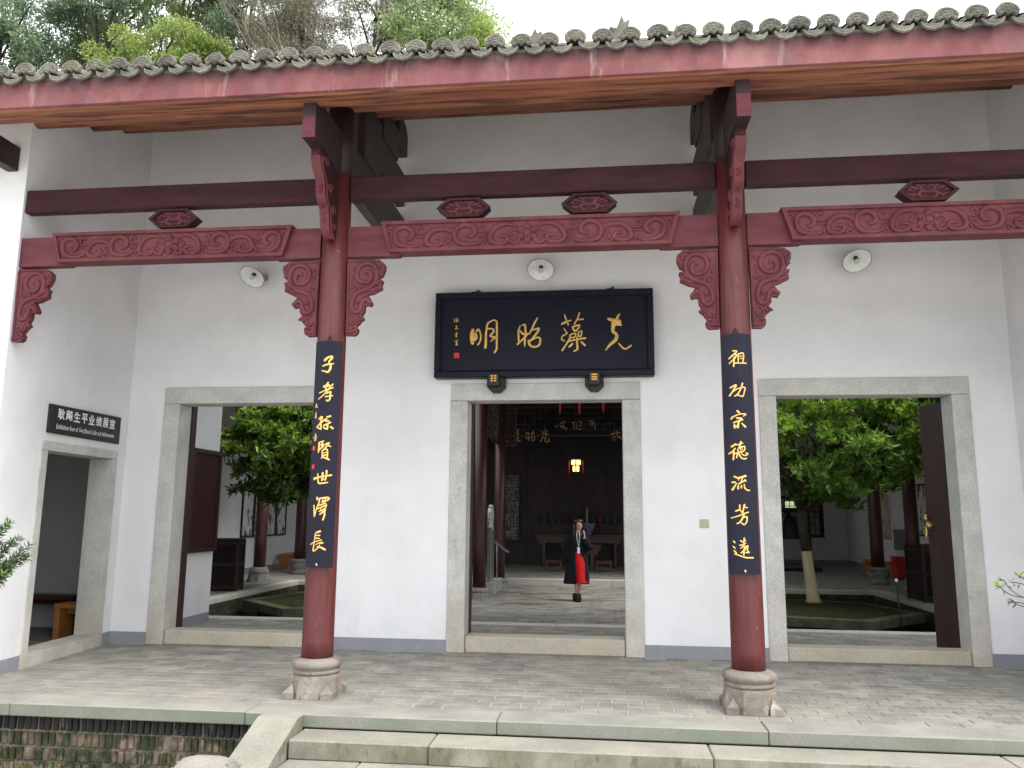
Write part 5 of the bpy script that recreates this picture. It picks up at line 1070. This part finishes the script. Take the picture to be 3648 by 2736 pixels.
def osmanthus(label, base, fork, cen, rad, zmin, seed, group='courtyard trees'):
    global rng
    rng = np.random.default_rng(seed); rnd = random.Random(seed)
    t = thing('courtyard_tree', base, label, 'tree', group)
    bx, by, bz = base; fx, fy, fz = fork
    path = [(bx, by, bz-.05), (bx+(fx-bx)*.1, by, bz+.10), (bx+(fx-bx)*.35, by, bz+.55), (bx+(fx-bx)*.6, by, bz+1.05)]
    MB().tube(path, [.19, .135, .115, .105], 14).build('limewashed_trunk', 'lime', t)
    tk = MB(); tk.tube([(bx+(fx-bx)*.6, by, bz+1.06), (bx+(fx-bx)*.85, by, bz+1.45), fork], [.106, .100, .105], 14)
    pts = []
    for k in range(9):
        a = k*2.4+seed; e = Vector((cen[0]+rad[0]*.75*cos(a)*rnd.uniform(.5,1), cen[1]+rad[1]*.75*sin(a)*rnd.uniform(.5,1), cen[2]+rad[2]*rnd.uniform(-.5,.7)))
        f = Vector(fork)-Vector((0,0,rnd.uniform(0,.15))); mid = f.lerp(e, .45)+Vector((rnd.uniform(-.15,.15), rnd.uniform(-.15,.15), -.1+rnd.uniform(0,.3)))
        tk.tube([f, mid, e], [.06, .035, .012], 7); pts.append((mid, e))
        for j in range(5):
            s0 = mid.lerp(e, rnd.uniform(.1,.9)); e2 = s0+Vector((rnd.uniform(-.6,.6), rnd.uniform(-.6,.6), rnd.uniform(-.35,.45)))
            if e2.z < zmin: e2.z = zmin+rnd.uniform(0,.1)
            tk.tube([s0, s0.lerp(e2,.5)+Vector((0,0,.05)), e2], [.02,.012,.005], 5)
            for q in range(3):
                s1 = s0.lerp(e2, rnd.uniform(.3,1)); e3 = s1+Vector((rnd.uniform(-.3,.3), rnd.uniform(-.3,.3), rnd.uniform(-.2,.25))); tk.tube([s1, e3], [.008,.003], 4)
    tk.build('trunk', 'bark', t)
    # leaf whorls gathered in flat pads at the branch tips, loose between them
    NP = 215; u = rng.normal(size=(NP, 3)); u /= np.linalg.norm(u, axis=1, keepdims=True)
    r = rng.uniform(.25, 1, NP)**.42
    pc = np.array(cen)+u*np.array(rad)*(r*(1+.14*np.sin(u[:,0]*5+seed)*np.cos(u[:,2]*6+u[:,1]*4)))[:, None]
    pc[:, 2] = np.maximum(pc[:, 2], zmin+rng.uniform(0, .3, NP))
    ps = rng.uniform(.16, .42, NP)
    nw = (ps*46).astype(int)+3
    C_ = np.repeat(pc, nw, 0); S_ = np.repeat(ps, nw)
    ang = rng.uniform(0, 2*pi, len(C_)); rr = np.sqrt(rng.uniform(0, 1, len(C_)))*S_
    C_ = C_+np.stack([np.cos(ang)*rr, np.sin(ang)*rr, (S_**2-rr**2)*.55+rng.normal(size=len(C_))*.05-.04], 1)
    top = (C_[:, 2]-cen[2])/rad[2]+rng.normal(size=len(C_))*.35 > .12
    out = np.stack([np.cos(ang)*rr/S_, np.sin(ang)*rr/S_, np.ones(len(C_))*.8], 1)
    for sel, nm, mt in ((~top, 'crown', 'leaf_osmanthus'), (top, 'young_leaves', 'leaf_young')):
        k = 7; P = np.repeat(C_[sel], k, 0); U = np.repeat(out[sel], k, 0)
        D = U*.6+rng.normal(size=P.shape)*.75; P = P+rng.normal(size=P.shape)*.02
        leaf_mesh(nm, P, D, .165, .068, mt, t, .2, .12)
    return t
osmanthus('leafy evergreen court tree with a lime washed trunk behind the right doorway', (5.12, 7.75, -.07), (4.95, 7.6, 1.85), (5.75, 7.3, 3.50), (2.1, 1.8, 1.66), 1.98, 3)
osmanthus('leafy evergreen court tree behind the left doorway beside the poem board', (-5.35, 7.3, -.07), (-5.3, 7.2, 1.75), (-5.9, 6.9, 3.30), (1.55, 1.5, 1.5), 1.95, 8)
# ---------------------------------------------------------------- hillside and the wood above the roof
hv = []; hf = []; nx, ny = 24, 16
for j in range(ny+1):
    for i in range(nx+1):
        x = -90+180*i/nx; y = 22.5+70*j/ny
        k = min(1, j/5); hv.append((x, y, -.6+17.5*k+6*max(0, (j-5)/11)*(1 if x < 0 else .6)+(sin(i*1.7)+cos(j*2.1))*.6*k-(9 if x > 4 else 0)*k))
for j in range(ny):
    for i in range(nx): a = j*(nx+1)+i; hf.append((a, a+1, a+nx+2, a+nx+1))
ids(MB().add(hv, hf, True).build('hill', 'hill'), kind='structure')
def far_tree(label, x, y, zg, cz, rad, mat, nclump, per, seed, leaf=(.30, .10), clump_r=1.1, hole=.0, name='hillside_tree', trunk_r=.22, flat=1.0, droop=.2):
    global rng
    rng = np.random.default_rng(seed); rnd = random.Random(seed)
    t = thing(name, (x, y, zg), label, 'tree', 'trees on the hillside above the roof')
    tk = MB(); top = cz+rad[2]*.5
    n = 8; wob = [(rnd.uniform(-.25,.25), rnd.uniform(-.25,.25)) for _ in range(n+1)]
    pts = [(x+wob[k][0]*k/n*2, y+wob[k][1]*k/n*2, zg-.5+(top-zg+.5)*k/n) for k in range(n+1)]
    tk.tube(pts, [trunk_r*(1-.8*k/n) for k in range(n+1)], 8)
    cl = []
    for k in range(nclump):
        u = rng.normal(size=3); u /= np.linalg.norm(u); r = rng.uniform(.15, 1)**.5
        c = np.array([x, y, cz])+u*np.array(rad)*r; cl.append(c)
        if k % 3 == 0:
            q = pts[rnd.randint(3, n)]; e = Vector(c); s0 = Vector(q); tk.tube([s0, s0.lerp(e, .5)+Vector((0,0,.3)), e], [.08,.05,.015], 5)
    tk.build('trunk', 'bark', t)
    cl = np.array(cl); sz = rng.uniform(.55, 1.25, nclump)*clump_r
    P = np.repeat(cl, per, 0); SZ = np.repeat(sz, per)
    u = rng.normal(size=P.shape); u /= np.linalg.norm(u, axis=1, keepdims=True)
    P = P+u*(SZ*rng.uniform(.1, 1, len(P))**.6)[:, None]*np.array([1, 1, .75*flat])
    D = u*.6+rng.normal(size=P.shape)*.7+np.array([0, 0, -droop])
    leaf_mesh('crown', P, D, leaf[0], leaf[1], mat, t)
    return t
far_tree('dark green hillside tree at the far left edge of the photo', -35.0, 30, 15, 30.0, (4.2, 3, 5.0), 'leaf_dark', 80, 200, 21, clump_r=.95)
far_tree('tall dark hillside tree, second from the left, with pale sky under its crown', -29.3, 31, 15, 33.0, (4.2, 3, 4.0), 'leaf_dark', 62, 190, 22, clump_r=.9)
far_tree('tall mid green hillside tree behind the bright yellow green bush', -24.6, 31.5, 15, 33.6, (3.8, 3, 3.8), 'leaf_mid', 52, 190, 23, clump_r=.9)
far_tree('dark green hillside tree between the bright bush and the olive tree', -20.6, 32, 15, 33.0, (3.2, 3, 3.8), 'leaf_dark', 50, 190, 24, clump_r=.85)
far_tree('slender dark hillside tree low behind the left end of the roof', -31.2, 33, 15, 30.0, (2.4, 2.5, 3.2), 'leaf_mid', 40, 170, 31, clump_r=.8)
far_tree('thin see-through hillside tree whose trunk shows below the dark crowns', -23.6, 36, 17, 33.0, (5.5, 2.0, 4.4), 'leaf_dark', 45, 110, 32, clump_r=.65)
far_tree('bright yellow green bush in front of the dark hillside trees', -21.4, 24, 12, 23.6, (3.5, 2.4, 1.9), 'leaf_light', 70, 230, 25, (.24, .085), .75, name='bright_bush')
far_tree('small lime green sapling between the roof and the dark trees', -18.6, 24.5, 12, 23.9, (1.2, 1.2, 1.6), 'leaf_light', 24, 200, 33, (.24, .085), .6, name='bright_bush')
far_tree('grey olive thin leaved hillside tree left of the bare branches', -16.9, 30, 15, 29.6, (2.6, 2.4, 3.4), 'leaf_olive', 85, 260, 26, (.22, .045), .85)
far_tree('pale olive hillside tree behind the bare branches', -12.4, 32, 16, 31.6, (3.2, 2, 2.6), 'leaf_olive', 60, 240, 27, (.24, .05), .85)
far_tree('rounded bright green hillside tree ending the wood at the right', -8.0, 30, 15, 29.0, (3.1, 2.6, 4.2), 'leaf_mid', 90, 210, 28, (.28, .09), .9)
far_tree('yellowish green tree at the lower right end of the wood', -5.5, 29, 14, 26.0, (1.5, 1.5, 2.2), 'leaf_light', 40, 220, 29, (.24, .08), .7)
far_tree('little tree top peeping over the eave tiles against the white sky', -.7, 30, 10, 26.6, (.65, .6, 1.1), 'leaf_mid', 16, 70, 30, (.24, .07), .4, trunk_r=.12)
# bare branched tree
t = thing('bare_tree', (-13.8, 28.5, 15), 'bare branched tree with pale twigs in the middle of the wood', 'tree', 'trees on the hillside above the roof')
rnd = random.Random(77); tw = MB(); tips = []
def grow(p, d, L, r, dep):
    n = 4; pts = [p]; q = p
    for k in range(n):
        d = (d+Vector((rnd.uniform(-.28,.28), rnd.uniform(-.28,.28), rnd.uniform(-.12,.22)))).normalized(); q = q+d*(L/n); pts.append(q)
    tw.tube(pts, [r*(1-.5*k/n) for k in range(n+1)], 6 if dep < 2 else 4)
    if dep >= 5: tips.append((q, d)); return
    for k in range(3 if dep < 4 else 2):
        s = pts[rnd.randint(2, n)]; nd = (d+Vector((rnd.uniform(-1,1), rnd.uniform(-.8,.8), rnd.uniform(-.35,.7)))).normalized(); grow(s, nd, L*rnd.uniform(.55,.8), r*.55, dep+1)
for a in (-.75, -.35, .05, .5): grow(Vector((-13.8, 28.5, 20.5)), Vector((a*1.5, 0, 1)).normalized(), 4.8, .10, 0)
tw.tube([(-13.8,28.5,14.5), (-13.8,28.5,20.6)], [.3,.2], 8)
tw.build('branches', 'twig', t)
# ---------------------------------------------------------------- shrubs at the picture's edges in front of the platform
def stems_leaves(paths, per_m, L, W, spread, skip=0.0):
    P = []; D = []
    for pts in paths:
        q = smooth_path([tuple(p) for p in pts], 10)
        for a, b in zip(q, q[1:]):
            a, b = Vector(a), Vector(b); n = max(1, int((b-a).length*per_m)); d = (b-a).normalized()
            for k in range(n):
                if random.random() < skip: continue
                p = a.lerp(b, random.random()); r = Vector((random.gauss(0,1), random.gauss(0,1), random.gauss(0,1))); r = (r-d*r.dot(d)).normalized()
                P.append(tuple(p)); D.append(tuple(d*(1-spread)+r*spread))
    return np.array(P), np.array(D)
t = thing('podocarpus_shrub', (-5.3, -3.9, -.56), 'green needle leaved shrub reaching in from the left edge of the photo', 'shrub')
br = []
root = Vector((-5.3, -3.9, -.56))
fk = Vector((-5.1, -3.85, .75))
for tip in ((-4.33,-3.70,1.60), (-4.28,-3.62,1.47), (-4.13,-3.70,1.40), (-4.20,-3.66,1.31), (-4.27,-3.72,1.17), (-4.38,-3.74,1.05), (-4.5,-3.9,1.55), (-4.55,-3.6,1.20), (-4.9,-4.1,1.7), (-5.6,-3.8,1.5), (-4.42,-3.64,1.24), (-4.40,-3.72,1.38), (-5.4,-4.2,1.4)):
    tp = Vector(tip); mid = fk.lerp(tp, .55)+Vector((0,0,-.08)); br.append([fk, mid, tp])
    for q in range(5):
        s0 = mid.lerp(tp, .2+.15*q); e = s0+Vector((random.uniform(.02,.12), random.uniform(-.09,.09), random.uniform(-.06,.09))); br.append([s0, s0.lerp(e, .5), e])
sm_ = MB(); sm_.tube([root, root.lerp(fk,.5)+Vector((.03,0,0)), fk], [.05,.04,.03], 8)
for b in br: sm_.tube(b, [.012,.007,.003] if (b[0]-fk).length < .01 else [.005,.004,.002], 5)
sm_.build('stems', 'bark', t)
P, D = stems_leaves(br, 300, .05, .007, .62); leaf_mesh('needles', P, D, .062, .0095, 'leaf_needle', t, .1, .15)
P, D = stems_leaves([[b[0].lerp(b[2],.85), b[2]] for b in br[1::4]], 150, .04, .006, .5); leaf_mesh('young_needles', P, D, .045, .010, 'leaf_lime', t, .1, .1)
t = thing('azalea_shrub', (4.5, -4.6, -.56), 'thin bare twigged shrub with lime green tips at the right edge of the photo', 'shrub')
fk = Vector((4.35, -4.3, .75)); br = []; lv = []
for pts in (((4.35,-4.3,.75),(3.98,-3.85,1.08),(3.77,-3.62,1.12),(3.69,-3.6,1.185)), ((3.82,-3.66,1.11),(3.76,-3.62,1.16),(3.72,-3.6,1.235)), ((3.98,-3.85,1.08),(3.85,-3.65,1.20),(3.77,-3.6,1.215)), ((3.90,-3.72,1.17),(3.86,-3.62,1.24),(3.83,-3.6,1.262)), ((4.35,-4.3,.75),(4.0,-3.8,.98),(3.80,-3.62,1.055),(3.755,-3.6,1.10)), ((3.90,-3.7,1.02),(3.82,-3.62,1.07),(3.735,-3.6,1.065)), ((4.35,-4.3,.75),(4.6,-4.2,1.2),(4.7,-4.1,1.5)), ((4.35,-4.3,.75),(4.2,-4.2,1.2),(4.1,-3.9,1.45))):
    br.append([Vector(p) for p in pts])
sm_ = MB(); sm_.tube([(4.5,-4.6,-.56), (4.45,-4.45,.2), fk], [.03,.022,.016], 7)
for b in br: sm_.tube(smooth_path([tuple(p) for p in b], 5), .0035, 5)
sm_.build('stems', 'bark', t)
P = []; D = []
for b in br:
    for k in range(5): P.append(tuple(b[-1].lerp(b[-2], random.uniform(0,.7)))); D.append((random.gauss(-.3,.6), random.gauss(0,.6), random.gauss(.1,.6)))
leaf_mesh('leaves', np.array(P), np.array(D), .045, .014, 'leaf_grey', t)
P = np.array([tuple(br[0][-1])]*9+[tuple(br[3][-1])]*3); D = np.array([(random.gauss(-.3,.6), random.gauss(0,.5), random.gauss(.5,.5)) for _ in range(12)])
leaf_mesh('young_leaves', P, D, .055, .016, 'leaf_lime', t)
# ================================================================= the woman on the path
px, py = .211, 6.285
t = thing('person', (px, py, 0), 'woman in a long black coat and red skirt walking and speaking into a phone', 'person')
def skin_body():
    V = [(0,0,.90,.10),(0,.0,1.05,.095),(-.005,.01,1.22,.11),(.0,.0,1.33,.06),(.012,-.02,1.40,.042),(.035,-.05,1.455,.062),(.04,-.06,1.53,.078),(.035,-.045,1.585,.058),
         (-.15,.0,1.28,.050),(-.215,.01,1.04,.040),(-.185,-.03,.82,.028),(-.178,-.035,.775,.024),
         (.15,.0,1.27,.050),(.20,-.04,1.06,.040),(.135,-.16,1.26,.026),(.125,-.165,1.30,.022),
         (-.055,0,.84,.085),(-.045,-.03,.50,.055),(-.04,-.04,.36,.045),(-.02,-.01,.12,.030),(.0,-.06,.05,.032),
         (.05,0,.84,.085),(.04,.03,.50,.055),(.035,.05,.36,.045),(-.005,.10,.14,.030),(-.03,.06,.06,.030)]
    E = [(0,1),(1,2),(2,3),(3,4),(4,5),(5,6),(6,7),(2,8),(8,9),(9,10),(10,11),(2,12),(12,13),(13,14),(14,15),(0,16),(16,17),(17,18),(18,19),(19,20),(0,21),(21,22),(22,23),(23,24),(24,25)]
    # five fingers on each hand
    def fingers(base, idx, dirs, L):
        nonlocal V, E
        for d, l, off in dirs:
            d = Vector(d).normalized(); k = len(V); p = Vector(base)+Vector(off)
            V.append((*p, .010)); V.append((*(p+d*l*.5), .0085)); q = p+d*l*.5+(d+Vector((0,.35,0))).normalized()*l*.5; V.append((*q, .007))
            E += [(idx, k), (k, k+1), (k+1, k+2)]
    fingers((-.178,-.037,.755), 11, [((.02,-.05,-1), .075, (-.022,0,0)), ((.03,-.05,-1), .085, (-.007,0,0)), ((.05,-.05,-1), .08, (.009,0,0)), ((.1,-.05,-1), .065, (.023,0,.004)), ((.5,-.3,-.8), .055, (.022,-.012,.02))], 0)
    fingers((.125,-.17,1.325), 15, [((-.15,-.1,1), .07, (.024,0,0)), ((-.25,-.1,1), .075, (.012,0,.004)), ((-.35,-.1,1), .07, (0,0,.004)), ((-.4,-.1,1), .06, (-.012,0,0)), ((-.9,-.1,.5), .055, (-.02,0,-.01))], 0)
    me = bpy.data.meshes.new('body'); me.from_pydata([v[:3] for v in V], E, []); me.update()
    o = bpy.data.objects.new('body', me); COL.objects.link(o)
    md = o.modifiers.new('skin', 'SKIN'); md.use_smooth_shade = True
    for i, v in enumerate(V):
        sv_ = me.skin_vertices[0].data[i]; sv_.radius = (v[3], v[3]); sv_.use_root = (i == 0)
    sb = o.modifiers.new('sub', 'SUBSURF'); sb.levels = 1; sb.render_levels = 1
    dg = bpy.context.evaluated_depsgraph_get(); m2 = bpy.data.meshes.new_from_object(o.evaluated_get(dg)); bpy.data.objects.remove(o)
    m2.name = 'body'; m2.materials.clear(); m2.materials.append(MAT['skin']); m2.polygons.foreach_set('use_smooth', [True]*len(m2.polygons))
    b = bpy.data.objects.new('body', m2); COL.objects.link(b); b.parent = t; return b
body = skin_body()
def ringp(z, cx, cy, a, b, g0, n=26, wav=0.0, g1=None):
    g1 = g0 if g1 is None else g1
    return [(cx+a*sin(th)*(1+wav*sin(th*7+z*3)), cy-b*cos(th)*(1+wav*sin(th*7+z*3)), z) for th in [g0+(2*pi-g0-g1)*k/n for k in range(n+1)]]
m = MB(); m.loft([ringp(z-(.0 if th else 0), cx, .0, a, b, g, wav=wv, g1=g1, n=40) for th, (z, cx, a, b, g, g1, wv) in enumerate(((1.39,.005,.075,.075,.75,.6,0),(1.34,-.005,.15,.10,.6,.5,0),(1.28,-.01,.195,.118,.5,.38,0),(1.1,-.01,.20,.13,.42,.24,.012),(.92,-.01,.205,.135,.38,.17,.02),(.75,-.015,.215,.145,.37,.12,.03),(.58,-.02,.232,.165,.36,.06,.045),(.44,-.022,.248,.175,.38,.02,.06),(.345,-.03,.255,.18,.42,-.04,.07)))], closed=False)
m.tube([(-.165,0,1.30),(-.20,0,1.22),(-.235,.01,1.04),(-.205,-.02,.88),(-.188,-.03,.80)], [.055,.070,.064,.056,.052], 14)
m.tube([(.15,0,1.29),(.185,0,1.2),(.225,-.04,1.03),(.20,-.10,1.09),(.145,-.15,1.24)], [.055,.070,.066,.062,.048], 14)
m.build('coat', 'coat_cloth', t, True)
m = MB(); m.loft([ringp(z, .0, -.005, a, b, 0, 20)[:-1] for z, a, b in ((.94,.13,.10),(1.1,.125,.10),(1.25,.15,.105),(1.335,.09,.075),(1.365,.052,.05))], cap=True); m.build('top', 'black', t, True)
m = MB(); m.loft([ringp(z, cx, -.012, a, b, 0, 24, wv)[:-1] for z, cx, a, b, wv in ((.97,.0,.132,.108,0),(.85,.02,.15,.13,0),(.6,.04,.155,.145,.03),(.37,.055,.165,.155,.05))]); m.build('skirt', 'skirt_red', t, True)
# face pieces
m = MB(); m.tube([(.058,-.128,1.535),(.066,-.148,1.505),(.060,-.134,1.497)], [.008,.012,.007], 6); m.build('nose', 'skin', t, True)
for ex in (.030, .083):
    m = MB(); m.tube([(ex-.011,-.128,1.53),(ex,-.134,1.529),(ex+.011,-.128,1.531)], [.002,.0045,.002], 5); m.build('eye', 'hair', t, True)
m = MB(); m.tube([(.040,-.122,1.472),(.060,-.130,1.473),(.078,-.121,1.472)], [.003,.006,.003], 5); m.build('mouth', 'tassel', t, True)
m = MB(); hr = []
for z, cx, cy, a, b, g in ((1.632,.03,-.03,.02,.02,.02),(1.615,.03,-.035,.062,.068,.02),(1.585,.03,-.035,.088,.092,.03),(1.555,.028,-.03,.098,.098,.55),(1.50,.022,-.015,.102,.10,.85),(1.42,.0,.01,.10,.092,1.05),(1.34,-.02,.03,.12,.085,1.15),(1.22,-.035,.05,.125,.08,1.25),(1.12,-.04,.06,.11,.07,1.3)): hr.append(ringp(z, cx, cy, a, b, g))
m.loft(hr, closed=False)
m.tube([(-.055,-.055,1.56),(-.068,-.075,1.45),(-.075,-.10,1.32),(-.07,-.115,1.18)], [.022,.034,.036,.010], 8); m.build('hair', 'hair', t, True)
m = MB(); m.tube([(.03,-.05,1.38),(.045,-.13,1.28),(.03,-.15,1.08)], .007, 5); m.tube([(-.02,-.05,1.37),(-.01,-.13,1.25),(.024,-.15,1.08)], .007, 5); m.build('lanyard', 'lanyard', t, True)
MB().box(-.005, .05, -.168, -.162, .945, 1.07, .003).build('badge', 'badge', t, True)
for (sx, sy, lift) in ((.01, -.085, 0), (-.045, .06, .0)):
    m = MB(); rg_ = []
    for z, a, b in ((.0,.05,.105),(.02,.062,.12),(.06,.064,.118),(.10,.06,.085),(.145,.055,.06),(.155,.02,.02)):
        rg_.append([(sx+a*cos(q)*(1+random.uniform(-.10,.10)), sy-.02+b*sin(q)*(1+random.uniform(-.10,.10)), z+lift+random.uniform(0,.012)*(z > 0)) for q in [2*pi*k/18 for k in range(18)]])
    m.loft(rg_, cap=True); m.build('fluffy_shoe', 'fluff', t, True)
t = thing('phone', (px+.105, py-.18, 1.34), 'black phone held in front of the mouth of the woman', 'phone')
M_ = Matrix.Rotation(radians(-18), 4, 'Y')
m0 = MB().box(-.018, .018, -.006, .006, -.07, .07, .003); m1 = MB(); m1.v = [tuple(M_ @ Vector(v)) for v in m0.v]; m1.f = m0.f; m1.sm = m0.sm
m1.build('case', 'black', t, True)
